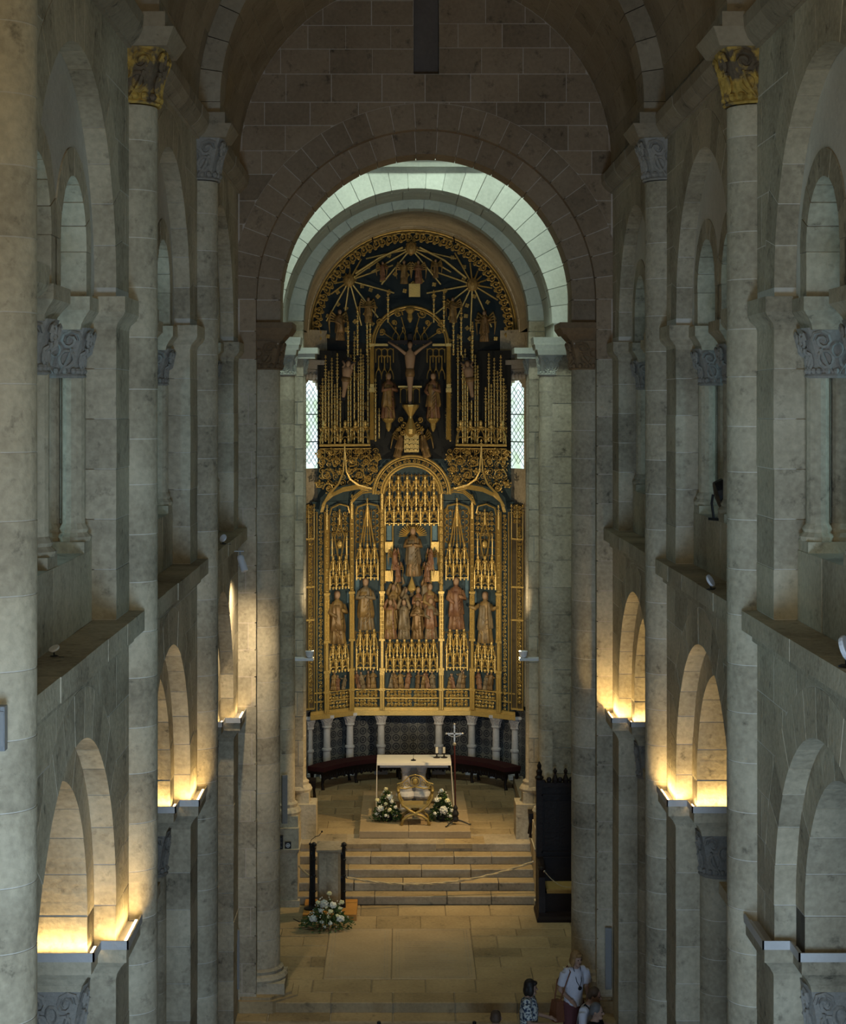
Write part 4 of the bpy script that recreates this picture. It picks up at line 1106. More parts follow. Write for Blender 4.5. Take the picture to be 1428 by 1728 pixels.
# gilded panel under the topmost boss
k = MB(); slabpx(k, 690, 709, 480, 502, .34, .40, True); k.box(*sorted((q3(692, 0)[0], q3(707, 0)[0])), q3(0, 0, .42, True)[1], q3(0, 0, .40, True)[1], q3(0, 500)[2], q3(0, 482)[2]); k.build('gilded_panel', 'gold', RT)

# ------------------------------------------------------------------ carved figures
def robed(parent, H, robe, yaw=0, loc=(0, 0, 0), arms='clasp', mantle=None, seed=0, head='hairw', wings=False, lean=0, crown=False, nm='robe'):
    rg = random.Random(seed); ph = rg.uniform(0, 6); nf = rg.choice((7, 8, 9))
    t = empty('figure', loc, (0, lean, yaw), parent) if nm == 'fig' else parent
    b = MB()
    prof = [(.125, 0), (.142, .02), (.132, .12), (.118, .30), (.108, .46), (.098, .58), (.105, .68), (.112, .745), (.080, .79), (.040, .815), (.036, .86)]
    fold = lambda a, f: 1+(.20*sin(nf*a+ph+2.5*f)+.08*sin(3*a+ph)+.06*sin((nf*2+1)*a+4*f))*max(0, 1-f*1.1)
    b.lathe([(r_*H, z*H) for r_, z in prof], 40, fold=fold, sy=.78)
    b.build('robe', robe, t, smooth=True)
    m = MB()
    pr = [(.135, .20+.10*rg.random()), (.150, .30), (.138, .45), (.122, .60), (.126, .72), (.10, .785)]
    fold2 = lambda a, f: 1+(.15*sin(6*a+ph+3*f)+.06*sin(11*a+ph))*(1-f*.9)
    m.lathe([(r_*H, z*H) for r_, z in pr], 34, a0=-.75, a1=pi+.75, fold=fold2, sy=.80)
    m.lathe([(r_*H*1.03, (z-.05)*H) for r_, z in pr[1:]], 18, a0=pi+.5, a1=1.5*pi+.3, fold=fold2, sy=.86)
    for k_ in range(5):      # diagonal drapery folds across the front
        z0, z1 = (.62-.07*k_)*H, (.46-.09*k_)*H; sg = 1 if seed % 2 else -1
        m.tube([(sg*.10*H, -.045*H, z0), (sg*.05*H, -.098*H, (z0+z1)/2-.03*H), (-sg*.03*H, -.105*H, z1-.02*H), (-sg*.095*H, -.055*H, z1+.01*H)], [.006*H, .017*H, .015*H, .006*H], 6)
    for k_ in range(6):      # hanging folds of the hem
        x_ = (-.09+.036*k_)*H; m.tube([(x_*.8, -.088*H+abs(x_)*.35, .30*H), (x_, -.103*H+abs(x_)*.4, .15*H), (x_*1.15, -.108*H+abs(x_)*.4, .005*H)], [.004*H, .014*H, .017*H], 6)
    m.build('mantle', mantle or robe, t, smooth=True)
    h = MB(); h.ell((0, -.008*H, .905*H), (.054*H, .060*H, .074*H), 12, 9); h.ell((0, -.062*H, .90*H), (.010*H, .014*H, .016*H), 6, 5)
    h.ell((0, -.045*H, .868*H), (.024*H, .022*H, .018*H), 6, 5)
    for s in (-1, 1): h.ell((s*.018*H, -.050*H, .918*H), (.009*H, .006*H, .005*H), 5, 4)
    hd = h.build('head', 'flesh', t, smooth=True)
    h = MB(); h.ell((0, .012*H, .925*H), (.064*H, .064*H, .068*H), 10, 7); h.ell((0, .03*H, .86*H), (.055*H, .035*H, .07*H), 8, 6)
    if crown: h.lathe([(.055*H, .955*H), (.068*H, 1.0*H), (.05*H, .985*H)], 8)
    h.build('hair', head, hd, smooth=True)
    for s in (-1, 1):
        a = MB(); sh_ = (s*.115*H, 0, .735*H)
        if arms == 'clasp': el, ha = (s*.155*H, -.06*H, .60*H), (s*.025*H, -.135*H, .64*H)
        elif arms == 'up': el, ha = (s*.15*H, -.08*H, .80*H), (s*.08*H, -.10*H, .98*H)
        elif arms == 'out': el, ha = (s*.19*H, -.06*H, .66*H), (s*.26*H, -.13*H, .70*H)
        else: el, ha = (s*.155*H, -.04*H, .58*H), (s*.06*H, -.14*H, .52*H+.12*H*(s > 0))
        a.tube([sh_, el, ha], [.040*H, .045*H, .032*H], 7)
        a.ell(ha, (.026*H, .03*H, .03*H), 7, 5)
        a.build('arm', robe, t, smooth=True)
    if wings:
        for s in (-1, 1):
            w = MB()
            for k in range(4): w.tube([(s*.05*H, .07*H, (.72-.04*k)*H), (s*(.26+.03*k)*H, .10*H, (.92-.10*k)*H), (s*(.36-.02*k)*H, .10*H, (.70-.16*k)*H)], [.035*H, .045*H, .008*H], 5)
            w.build('wing', 'golddk', t, smooth=True)
    return t
def statue(label, x, y0, y1, robe, o=.22, flat=False, cat='statue', group=None, **kw):
    H = (y1-y0)*RS; p = q3(x, y1, o, flat)
    t = empty('statue', p, (0, kw.pop('lean', 0), kw.pop('yaw', 0))); tag(t, label, cat, group)
    kw.setdefault('seed', int(x*3+y0)); robed(t, H, robe, **kw)
    return t
statue('carved bearded saint in a brown robe, outer niche beside the lectern-side border', 570, 994, 1084, 'robe1', mantle='robe3', arms='book', yaw=.3)
statue('carved saint with a pale cloak and long beard, inner niche under the lectern-side spire', 617, 974, 1063, 'robe4', mantle='robe1', arms='clasp')
statue('carved saint in a pink-red cloak, inner niche under the throne-side spire', 770, 973, 1062, 'robe2', mantle='robe2', arms='book')
statue('carved saint looking sideways with drawn-up robe, outer niche beside the throne-side border', 818, 996, 1083, 'robe1', mantle='robe4', arms='out', yaw=-.4)
statue('carved Virgin rising with folded hands before a ray halo, central niche', 697, 888, 972, 'robe3', o=.30, mantle='robe4', head='golddk', crown=True)
b = MB()
for i in range(18):
    a = R(10*i-2+10); pts = [(697+10*cos(a), 898-10*sin(a)*.9+8, .14), (697+24*cos(a), 898-22*sin(a)+8, .16)]; line(b, pts, .9)
b.build('ray_halo', 'gold', RT)
for i, (x, y0, y1, yw, lb) in enumerate(((667, 925, 962, .7, 'upper one, lectern side'), (727, 925, 962, -.7, 'upper one, throne side'), (672, 948, 982, .5, 'lower one, lectern side'), (721, 948, 982, -.5, 'lower one, throne side'))):
    statue('small winged angel holding up the carved Virgin, %s' % lb, x, y0, y1, 'robe2', o=.24, group='angels around the Virgin', wings=True, arms='up', yaw=yw, cat='angel')
# apostles group
AP = empty('apostle_group', q3(694, 1079, .2)); tag(AP, 'crowded carved group of apostles looking up beneath the Virgin', 'sculpture')
base = AP.location.copy()
for i, (x, y0, y1, rb, o) in enumerate(((659, 1010, 1078, 'robe2', .28), (682, 1010, 1078, 'robe4', .30), (705, 1012, 1078, 'robe3', .30), (727, 1008, 1078, 'robe4', .28), (664, 985, 1060, 'robe1', .14), (684, 990, 1060, 'robe4', .14), (706, 990, 1060, 'robe2', .14), (726, 984, 1060, 'robe1', .14), (672, 974, 1030, 'robe4', .06), (718, 974, 1030, 'robe3', .06))):
    p = Vector(q3(x, y1, o))-base; robed(AP, (y1-y0)*RS, rb, yaw=random.uniform(-.7, .7), loc=p, arms=('up', 'up', 'clasp', 'book')[i % 4], mantle=('robe1', 'robe4', 'robe3', 'robe2')[i % 4], seed=i+60, nm='fig', head=('golddk', 'hairw', 'hairw')[i % 3])
k = MB(); c0 = Vector(q3(695, 992, .2))-base
k.lathe([(.02, -.12), (.09, -.06), (.10, 0), (.06, .12), (.01, .26)], 8); kk = k.build('flame', 'gold', AP, c0)
# six carved scenes of the lower tier
sc_lbl = ('two figures leaning together, beside the lectern-side border', 'crouching figures before a table, inner, lectern side', 'kneeling figures, lectern side of the central bar', 'figures around a bending man, throne side of the central bar', 'figures bowed beneath an arch, inner, throne side', 'a seated pair, beside the throne-side border')
for i, (x, w) in enumerate(((571, 24), (618, 32), (673, 36), (718, 36), (770, 32), (818, 24))):
    t = empty('relief_scene', q3(x, 1163, .1)); tag(t, 'small carved relief scene with '+sc_lbl[i], 'relief')
    bs = t.location.copy(); nfig = 3 if w < 30 else 4
    for j in range(nfig):
        xx = x-w/2+w*(j+.5)/nfig; hh = random.choice((26, 30, 33)); p = Vector(q3(xx, 1163, .10+.05*(j % 2)))-bs
        robed(t, hh*RS, ('robe1', 'robe2', 'robe4', 'robe3')[(i+j) % 4], yaw=random.uniform(-1, 1), loc=p, arms=('clasp', 'book', 'out')[j % 3], seed=i*7+j, nm='fig', lean=random.uniform(-.25, .25))
# Calvary
statue('mourning woman in a dark mantle standing beside the crucifix', 656, 628, 706, 'robe2', o=.42, mantle='robe1', head='robe1', yaw=.4)
statue('mourning man in a dark red robe standing beside the crucifix', 731, 628, 706, 'robe2', o=.42, mantle='robe1', arms='book', yaw=-.4)
def crucified(label, x, y0, y1, span, o, lean=0):
    H = (y1-y0)*RS; t = empty('crucifix', q3(x, y1, o), (0, lean, 0)); tag(t, label, 'crucifix')
    b = MB(); b.box(-.05, .05, .02, .08, -.05, H*1.05); b.box(-span*RS, span*RS, .02, .08, H*.90, H*.96); b.build('cross', 'wood', t)
    b = MB()
    b.lathe([(.03, .02*H), (.045, .08*H), (.05, .22*H), (.075, .36*H), (.095, .46*H), (.09, .53*H), (.11, .62*H), (.13, .72*H), (.10, .78*H), (.04, .81*H), (.036, .84*H)], 12, (0, -.05), sy=.7)
    for s in (-1, 1): b.tube([(s*.10, -.05, .755*H), (s*span*RS*.5, -.02, .84*H), (s*span*RS*.96, 0, .935*H)], [.045, .035, .025], 7)
    b.ell((0, -.08, .88*H), (.055, .06, .075), 10, 7); b.build('body', 'flesh', t, smooth=True)
    b = MB(); b.ell((0, -.06, .90*H), (.064, .065, .07), 8, 6); b.build('hair', 'hairw', t, smooth=True)
    b = MB(); b.lathe([(.10, .42*H), (.115, .46*H), (.10, .54*H)], 12, (0, -.05), sy=.8, fold=lambda a, f: 1+.06*sin(7*a)); b.build('loincloth', 'robe3', t, smooth=True)
crucified('gilded crucifix with outstretched figure under the round frame of the altarpiece', 692, 570, 684, 38, .46)
crucified('smaller crucified figure on the lectern side of the altarpiece calvary', 580, 606, 672, 11, .40, .15)
crucified('smaller crucified figure on the throne side of the altarpiece calvary', 797, 606, 672, 11, .40, -.15)
for x, yw, lb in ((670, .9, 'left'), (721, -.9, 'right')):
    statue('large winged angel supporting the shield from the %s side' % dict(left='lectern', right='throne')[lb], x, 722, 772, 'robe1', o=.34, wings=True, arms='out', yaw=yw, lean=.35 if lb == 'left' else -.35, cat='angel', mantle='robe3', head='golddk')
for i, (x, y0, y1, yw, lb) in enumerate(((646, 442, 474, .6, 'beside the gilded panel with red banner'), (735, 438, 470, -.6, 'beside the gilded panel with a book'), (574, 522, 575, .5, 'at the lectern-side foot of the starry lunette'), (817, 524, 577, -.5, 'at the throne-side foot of the starry lunette'), (622, 502, 545, .4, 'between the lectern-side boss and the round frame'), (764, 502, 545, -.4, 'between the throne-side boss and the round frame'), (682, 440, 480, 0, 'under the top boss, lectern side of the pair'), (706, 440, 480, 0, 'under the top boss, throne side of the pair'))):
    statue('small carved angel '+lb, x, y0, y1, ('robe2', 'robe1', 'robe3', 'robe3', 'robe1', 'robe1', 'robe1', 'robe2')[i], o=.34, flat=True, wings=True, arms=('out', 'clasp', 'book')[i % 3], yaw=yw, cat='angel')

# ------------------------------------------------------------------ columns under the altarpiece
def small_column(x, y, lb):
    t = empty('marble_column', (x, y, .8)); tag(t, lb, 'column', 'marble columns under the altarpiece')
    MB().box(-.16, .16, -.16, .16, 0, .08).build('plinth', 'marble', t)
    MB().lathe([(.13, .08), (.14, .12), (.10, .17), (.092, .2), (.09, .62), (.115, .64), (.115, .68), (.085, .70), (.080, 1.18)], 16).build('shaft', 'marble', t, smooth=False)
    b = MB(); carved_capital(b, .085, .15, 1.18, 1.42, seed=int(x*9)+50, tr=.012); b.box(-.18, .18, -.18, .18, 1.42, 1.49); b.build('capital', 'marble', t)
for i, x in enumerate((523, 552, 590, 643, 741, 797, 837, 868)):
    xw = (x-674)*RS; yw = ry(x)-.12 if 0 < i < 7 else ry(x)-.05
    small_column(xw, yw+.16, 'short pale marble column under the altarpiece, number %s counted from the lectern side' % ('one', 'two', 'three', 'four', 'five', 'six', 'seven', 'eight')[i])

# ================================================================== FURNISHINGS
def catenary(a, b_, sag, n=24):
    a, b_ = Vector(a), Vector(b_); return [a.lerp(b_, i/n)+Vector((0, 0, -sag*4*(i/n)*(1-i/n))) for i in range(n+1)]
# ---- curved bench behind the altar
t = empty('curved_bench', (0, 0, .8)); tag(t, 'long curved dark wooden bench with red velvet seat along the tiled wall', 'bench')
def bench_pt(a, r): return (AX+r*sin(R(a)), 39.55+r*cos(R(a)))
def bench_ring(b, r0, r1, z0, z1, A0=-62, A1=62, n=40):
    for i in range(n):
        a0, a1 = A0+(A1-A0)*i/n, A0+(A1-A0)*(i+1)/n
        b.flat([bench_pt(a0, r0), bench_pt(a1, r0), bench_pt(a1, r1), bench_pt(a0, r1)], z0, z1)
b = MB(); bench_ring(b, 2.34, 2.78, .42, .52); b.build('seat', 'velvet', t, smooth=False)
b = MB(); bench_ring(b, 2.36, 2.76, .36, .42); bench_ring(b, 2.36, 2.40, .27, .37); b.build('rail', 'wood', t)
b = MB()
for i in range(62):
    a = -61+2*i; p = bench_pt(a, 2.375); b.ell((p[0], p[1], .27), (.045, .02, .05+.03*(i % 3 == 0)), 6, 4)
ap_ = b.build('scalloped_apron', 'wood', t)
for a in (-60, -34, -8, 8, 34, 60):
    for r_ in (2.42, 2.72):
        p = bench_pt(a, r_); MB().tube([(p[0], p[1], .38), (p[0]+.012, p[1]-.015, .28), (p[0]-.01, p[1], .12), (p[0]+.008, p[1]-.03, .02), (p[0]+.01, p[1]-.04, 0.0)], [.05, .042, .03, .036, .045], 8).build('leg', 'wood', t, smooth=True)
# ---- altar
t = empty('altar', (.31, 37.84, .95)); tag(t, 'stone altar table on clustered columns draped with a white cloth', 'altar')
MB().box(-.80, .80, -.42, .42, 0, .14).build('plinth', 'riser', t)
MB().box(-.72, .72, -.38, .38, 1.03, 1.10).build('table_top', 'marble', t)
b = MB(); b.box(-.09, .09, -.14, .14, .14, 1.03); b.build('core', 'carved', t)
for x in (-.17, .17):
    for y in (-.16, .16):
        b = MB(); base_mould(b, .085, .14, (x, y), .035); b.lathe([(.085, .6), (.08, .86)], 14, (x, y)); b.lathe([(.08, .86), (.10, .88), (.085, .90), (.12, 1.0), (.13, 1.03)], 14, (x, y)); b.build('column', 'marble', t)
b = MB()
b.box(-.785, .785, -.435, .435, 1.10, 1.14); b.box(-.785, .785, -.435, -.425, 1.085, 1.10)
for s in (-1, 1):
    n = 12
    for i in range(n):
        y0, y1 = -.43+.86*i/n, -.43+.86*(i+1)/n; w0, w1 = .012*sin(i*1.7), .012*sin((i+1)*1.7)
        fl_ = .04 if s == 1 else .0
        b.add([(s*.785, y0, 1.12), (s*.785, y1, 1.12), (s*(.80+fl_+w1), y1, .22), (s*(.80+fl_+w0), y0, .22), (s*.775, y0, 1.12), (s*.775, y1, 1.12), (s*(.79+fl_+w1), y1, .22), (s*(.79+fl_+w0), y0, .22)],
              [(0, 1, 2, 3), (7, 6, 5, 4), (0, 4, 5, 1), (1, 5, 6, 2), (2, 6, 7, 3), (3, 7, 4, 0)])
cl = b.build('altar_cloth', 'cloth', None, (.31, 37.84, .951)); tag(cl, 'white linen cloth covering the altar and hanging down both ends', 'cloth')
# ---- candles and table microphone
for x, y, lb in ((.80, 37.95, 'white candle on a small black holder, the one nearer the table microphone'), (.955, 37.95, 'white candle on a small black holder at the end of the altar')):
    t = empty('candle', (x, y, 2.092)); tag(t, lb, 'candle', 'candles on the altar')
    MB().lathe([(.075, 0), (.075, .012), (.03, .02), (.014, .05), (.014, .07), (.05, .085), (.05, .095), (.03, .1)], 12).build('holder', 'iron', t)
    MB().lathe([(.028, .1), (.028, .22), (.02, .225)], 12).build('wax', 'candle', t); MB().lathe([(.003, .222), (.002, .24)], 5).build('wick', 'iron', t)
t = empty('table_microphone', (.30, 37.64, 2.092)); tag(t, 'thin black microphone on a round base on the altar', 'microphone')
MB().lathe([(.055, 0), (.055, .015), (.012, .03), (.008, .05)], 12).build('base', 'iron', t); MB().tube([(0, 0, .04), (0, 0, .22), (-.005, -.02, .40)], .004, 5).build('stem', 'iron', t); MB().ell((-.005, -.022, .42), (.011, .011, .026), 8, 6).build('capsule', 'iron', t)
# ---- x-frame chair
t = empty('x_frame_chair', (.33, 36.86, .952)); tag(t, 'gilded folding X-frame armchair with carved crest standing before the altar', 'chair')
for y in (-.20, .20):
    for s in (-1, 1):
        MB().tube([(s*.35, y, .68), (s*.34, y, .56), (s*.27, y, .42), (s*.13, y, .31), (0, y, .24), (-s*.14, y, .19), (-s*.25, y, .12), (-s*.29, y, 0)], [.026, .026, .026, .026, .03, .028, .026, .034], 8).build('leg', 'oldgold', t, smooth=True)
for s in (-1, 1):
    MB().tube([(s*.35, -.24, .70), (s*.36, 0, .71), (s*.35, .24, .70)], [.034, .028, .034], 8).build('arm', 'oldgold', t, smooth=True)
b = MB(); b.box(-.30, .30, -.2, .2, .36, .42); b.build('seat', 'oldgold', t); MB().tube([(0, -.22, .2), (0, .22, .2)], .03, 8).build('pivot', 'oldgold', t)
b = MB()
b.tube([(-.38, .22, .76), (-.25, .24, .80), (-.12, .25, .92), (0, .25, .95), (.12, .25, .92), (.25, .24, .80), (.38, .22, .76)], .012, 6)
b.tube([(-.36, .22, .68), (-.2, .24, .66), (0, .25, .70), (.2, .24, .66), (.36, .22, .68)], .016, 6)
b.tube([(0.09*cos(i*pi/6), .24, .81+.09*sin(i*pi/6)) for i in range(12)], .014, 5, True); b.ell((0, .24, .81), (.06, .03, .07), 8, 6)
for s in (-1, 1):
    for (x, z, r_) in ((.17, .76, .06), (.28, .73, .05)): b.tube(spiral((s*x, .23, z), r_, 1.4, 12, s), .012, 5)
b.build('backrest', 'oldgold', t)
# ---- flowers
def bloom_mesh(r, mt):
    key = ('bloom', r, mt)
    if key not in _cache:
        b = MB(); b.ell((0, 0, 0), (r*.72, r*.72, r*.6), 8, 6)
        for i in range(16):
            z = -.6+1.5*i/15; a = i*2.4; q = sqrt(max(.05, 1-z*z))
            b.ell((r*.6*q*cos(a), r*.6*q*sin(a), r*.6*z), (r*.36, r*.36, r*.28), 6, 4)
        _cache[key] = b.mesh('bloom', mt, True)
    return _cache[key]
def arrangement(label, loc, w, d, h, blooms, seed, pot=True):
    rg = random.Random(seed); t = empty('flower_arrangement', loc); tag(t, label, 'flowers')
    if pot: MB().lathe([(.10, 0), (.13, .02), (.15, .12), (.14, .13)], 14).build('pot', 'iron', t)
    b = MB()
    for i in range(620):
        u = rg.random(); z = h*u*.92; k = (1-u)**.7
        a = rg.uniform(0, 2*pi); rr = sqrt(rg.random())
        x, y = w/2*k*rr*cos(a), d/2*k*rr*sin(a); z = max(.02, z*(1-.25*rr))
        L_ = rg.uniform(.04, .10); dirv = Vector((cos(a)*rg.uniform(.3, 1.2), sin(a)*rg.uniform(.3, 1.2)-.2, rg.uniform(-.5, .8))).normalized()
        sd = dirv.cross(Vector((rg.uniform(-1, 1), rg.uniform(-1, 1), rg.uniform(-1, 1)))).normalized()*L_*.28
        nrm = dirv.cross(sd).normalized()*L_*.12
        p = Vector((x, y, z)); m_ = p+dirv*L_*.5
        b.add([p, m_+sd+nrm, p+dirv*L_, m_-sd+nrm, m_-nrm*.6], [(0, 1, 4), (1, 2, 4), (2, 3, 4), (3, 0, 4), (0, 3, 2, 1)])
    for i in range(40):
        a = rg.uniform(0, 2*pi); b.tube([(0, 0, .06), (w*.25*cos(a), d*.25*sin(a), h*.35*rg.random()+.1), (w*.47*cos(a), d*.47*sin(a), .04+h*.2*rg.random())], .006, 4)
    b.build('foliage', 'leaf', t)['kind'] = 'stuff'
    for (x, y, z, r_, mt) in blooms: put('bloom', bloom_mesh(r_, mt), t, (x, y, z), (rg.uniform(-.5, .5), rg.uniform(-.5, .5), rg.uniform(0, 6)))
    b = MB()
    for i in range(70):
        a = rg.uniform(0, 2*pi); u = rg.uniform(.1, .85); k = (1-u)**.7*.9
        b.ell((w/2*k*cos(a), d/2*k*sin(a)-.02, h*u+.02), .012, 5, 4)
    o = b.build('small_blossoms', 'petal', t); o['kind'] = 'stuff'
fl1 = [(-.02, -.05, .66, .05, 'cream'), (.06, -.12, .50, .075, 'petal'), (.10, -.15, .42, .05, 'petal'), (-.20, -.10, .44, .05, 'cream'), (-.13, -.20, .28, .085, 'petal'), (-.02, -.18, .38, .045, 'cream'), (.06, -.22, .26, .055, 'cream'), (.18, -.14, .30, .045, 'petal'), (-.02, -.24, .15, .04, 'petal'), (-.22, -.16, .16, .04, 'petal')]
arrangement('tall white and cream bouquet beside the lectern-side end of the altar', (-.26, 37.12, .952), .66, .5, .70, fl1, 1)
fl2 = [(-.02, -.05, .62, .055, 'petal'), (-.12, -.12, .44, .07, 'petal'), (.10, -.12, .42, .065, 'cream'), (.02, -.22, .25, .105, 'petal'), (.20, -.12, .22, .05, 'petal'), (-.16, -.16, .17, .045, 'petal'), (-.05, -.16, .48, .035, 'cream'), (.16, -.18, .12, .04, 'petal')]
arrangement('white bouquet with one large round bloom beside the throne-side end of the altar', (.90, 37.14, .952), .62, .42, .68, fl2, 2)
fl3 = [(.03, 0, .62, .055, 'cream'), (-.06, -.05, .44, .10, 'petal'), (-.18, -.02, .46, .05, 'cream'), (.10, -.06, .42, .08, 'petal'), (.26, 0, .46, .055, 'cream'), (.23, -.05, .36, .045, 'cream'), (-.12, -.12, .34, .05, 'petal'), (.06, -.14, .33, .055, 'cream'), (-.26, -.16, .20, .085, 'petal'), (.24, -.16, .20, .09, 'petal'), (-.10, -.22, .16, .045, 'petal'), (.06, -.24, .14, .045, 'petal'), (.02, -.18, .24, .04, 'cream'), (-.02, -.1, .40, .035, 'cream'), (.18, -.2, .27, .04, 'cream'), (-.04, -.22, .07, .035, 'petal')]
arrangement('broad low bouquet of white flowers and greenery at the foot of the lectern', (-1.32, 32.72, .004), 1.05, .72, .62, fl3, 3, False)
# ---- processional cross on its stand
t = empty('processional_cross', (1.16, 36.74, .952)); tag(t, 'tall processional cross on a dark pole with iron tripod stand', 'cross')
b = MB(); b.lathe([(.05, .06), (.07, .10), (.05, .16), (.075, .22), (.04, .30), (.05, .34), (.022, .40)], 12); b.build('socket', 'iron', t)
for i in range(3):
    a = R(90+120*i+20); MB().tube([(0, 0, .10), (.14*cos(a), .14*sin(a), .07), (.28*cos(a), .28*sin(a), .015), (.33*cos(a), .33*sin(a), .012)], [.022, .016, .012, .012], 6).build('leg', 'iron', t)
MB().tube([(0, 0, .35), (-.02, 0, 1.62)], .016, 8).build('pole', 'velvet', t)
b = MB(); b.ell((-.02, 0, 1.66), .04, 8, 6); b.box(-.035, -.005, -.01, .01, 1.66, 2.06); b.box(-.19, .15, -.01, .01, 1.86, 1.89)
for p in ((-.19, 1.875), (.15, 1.875), (-.02, 2.07)): b.ell((p[0], 0, p[1]), .024, 6, 5)
b.tube([(-.14, 0, 1.90), (-.14, 0, 1.84), (-.02, 0, 1.80), (.10, 0, 1.84), (.10, 0, 1.90)], .008, 5); b.build('cross', 'silver', t)
# ---- lectern
t = empty('lectern', (-1.33, 33.75, 0)); tag(t, 'stone slab lectern between black iron posts at the foot of the steps', 'lectern')
bd = MB(); bd.box(-.47, .53, -.62, .42, .004, .12); o = bd.build('wooden_platform', 'board', None, (-1.33, 33.75, 0)); tag(o, 'varnished orange wooden board under the lectern', 'platform')
t.location = (-1.33, 33.75, .122)
b = MB(); b.box(-.22, .22, -.12, .10, 0, 1.06); b.build('side_stone', 'floor', t); b = MB(); b.box(-.185, -.04, -.15, -.11, 0, 1.03); b.box(-.036, .17, -.15, -.11, 0, 1.03); b.build('front_panel', 'stone', t)
MB().add([(-.24, -.16, 1.04), (.24, -.16, 1.04), (.24, .16, 1.14), (-.24, .16, 1.14), (-.24, -.16, 1.08), (.24, -.16, 1.08), (.24, .16, 1.18), (-.24, .16, 1.18)], [(3, 2, 1, 0), (4, 5, 6, 7), (0, 1, 5, 4), (1, 2, 6, 5), (2, 3, 7, 6), (3, 0, 4, 7)]).build('desk', 'riser', t)
for s in (-1, 1):
    k = MB(); x = s*.285; k.tube([(x, -.14, 0), (x, -.14, 1.18)], .028, 8); k.tube([(x-.045, -.02, 0), (x-.045, -.02, 1.14)], .022, 8)
    for z in (.3, .6, .9, 1.12): k.ell((x, -.14, z), (.042, .042, .03), 8, 5)
    k.lathe([(.05, 1.16), (.055, 1.20), (.02, 1.23)], 8, (x, -.14)); k.box(x-.09, x+.03, -.17, .02, .0, .03)
    k.box(x-.06, x+.02, -.15, -.01, .55, .59); k.box(x-.06, x+.02, -.15, -.01, 1.0, 1.04)
    k.build('iron_post', 'iron', t)
t = empty('microphone_stand', (-1.68, 33.5, .124)); tag(t, 'black gooseneck microphone stand beside the lectern', 'microphone stand')
MB().lathe([(.12, 0), (.12, .02), (.03, .04), (.014, .06)], 14).build('base', 'iron', t); MB().tube([(0, 0, .05), (0, 0, 1.20)], .013, 8).build('pole', 'iron', t); MB().ell((0, 0, 1.22), .028, 8, 6).build('clamp', 'iron', t)
MB().tube([(0, 0, 1.22), (.02, 0, 1.30), (.10, 0, 1.36), (.17, 0, 1.38), (.21, 0, 1.44)], .006, 6).build('gooseneck', 'iron', t); MB().ell((.222, 0, 1.455), (.018, .018, .02), 8, 6).build('capsule', 'iron', t)
o = MB().tube([(-1.98, 33.25, .008), (-1.86, 33.05, .008), (-1.74, 33.15, .008), (-1.80, 33.3, .03), (-1.70, 33.5, .14), (-1.69, 33.5, .5)], .008, 6).build('microphone_cable', 'iron'); tag(o, 'black cable looping over the floor by the lectern board', 'cable')
# ---- ropes
def rope(label, a, b_, sag, r=.020):
    pts = catenary(a, b_, sag, 40); b = MB()
    for k in range(2):
        b.tube([p+Vector((0, r*.6*cos(i*1.1+k*pi), r*.6*sin(i*1.1+k*pi))) for i, p in enumerate(pts)], r*.75, 5)
    t = empty('rope', tuple(pts[0])); tag(t, label, 'rope')
    for v in range(len(b.v)): b.v[v] = tuple(Vector(b.v[v])-pts[0])
    b.build('cord', 'rope', t)
    for p in (pts[0], pts[-1]): MB().ell(tuple(p-pts[0]), .022, 8, 6).build('hook', 'silver', t)
rope('twisted rope barrier sagging across the chancel steps', (-1.00, 34.0, .58), (2.60, 34.55, .74), .26)
rope('short rope between the lectern and the lectern-side pedestal', (-1.93, 34.3, .72), (-1.66, 33.9, .60), .02)
# ---- throne
t = empty('throne', (3.16, 33.45, .004)); tag(t, 'tall dark carved wooden throne with yellow cushion by the throne-side pillar', 'throne')
b = MB(); b.frus(-.60, .60, -.42, .42, 0, .05, -.0); b.frus(-.60, .60, -.42, .42, .05, .10, -.03); b.box(-.57, .57, -.39, .41, .10, .16); b.build('base', 'wood', t)
b = MB(); b.box(-.46, .46, -.26, .36, .16, .50); b.build('seat_box', 'wood', t)
b = MB(); b.frus(-.40, .40, -.28, .28, .50, .56, .015); b.box(-.41, .41, -.29, .28, .56, .58); b.build('cushion', 'cushion', t)
for s in (-1, 1):
    b = MB(); x = s*.50
    b.prism([], 0, 0) if False else None
    prof = [(-.36, .16), (.38, .16), (.38, 1.06), (.10, 1.04), (-.10, .98), (-.26, .99), (-.34, .94), (-.30, .80), (-.32, .45)]
    n = len(prof); b.add([(x-.06, p[0], p[1]) for p in prof]+[(x+.06, p[0], p[1]) for p in prof], [tuple(range(n)), tuple(range(2*n-1, n-1, -1))]+[(i, i+n, (i+1) % n+n, (i+1) % n) for i in range(n)])
    b.ell((x, -.31, .96), (.07, .06, .06), 8, 6); b.build('arm_panel', 'wood', t)
    b = MB(); b.box(x-.06, x+.06, .26, .40, .16, 2.50); b.lathe([(.07, 2.50), (.085, 2.54), (.05, 2.58), (.06, 2.66), (.03, 2.70), (.045, 2.76), (.01, 2.84)], 8, (x, .33)); b.build('post', 'wood', t)
b = MB(); b.box(-.46, .46, .30, .36, .5, 2.40)
for z in (1.02, 1.12, 2.2): b.box(-.46, .46, .26, .32, z, z+.03)
for i in range(3):
    x0 = -.40+.28*i; b.box(x0, x0+.22, .28, .31, 1.25, 2.1)
b.build('back', 'wood', t)
b = MB()
for i in range(9):
    x = -.42+.105*i; b.ell((x, .33, 2.44+.05*(i % 2)), (.05, .03, .06), 6, 5)
for x in (-.2, .2, 0): b.lathe([(.05, 2.42), (.06, 2.5), (.02, 2.6), (.04, 2.66), (.005, 2.72)], 6, (x, .33))
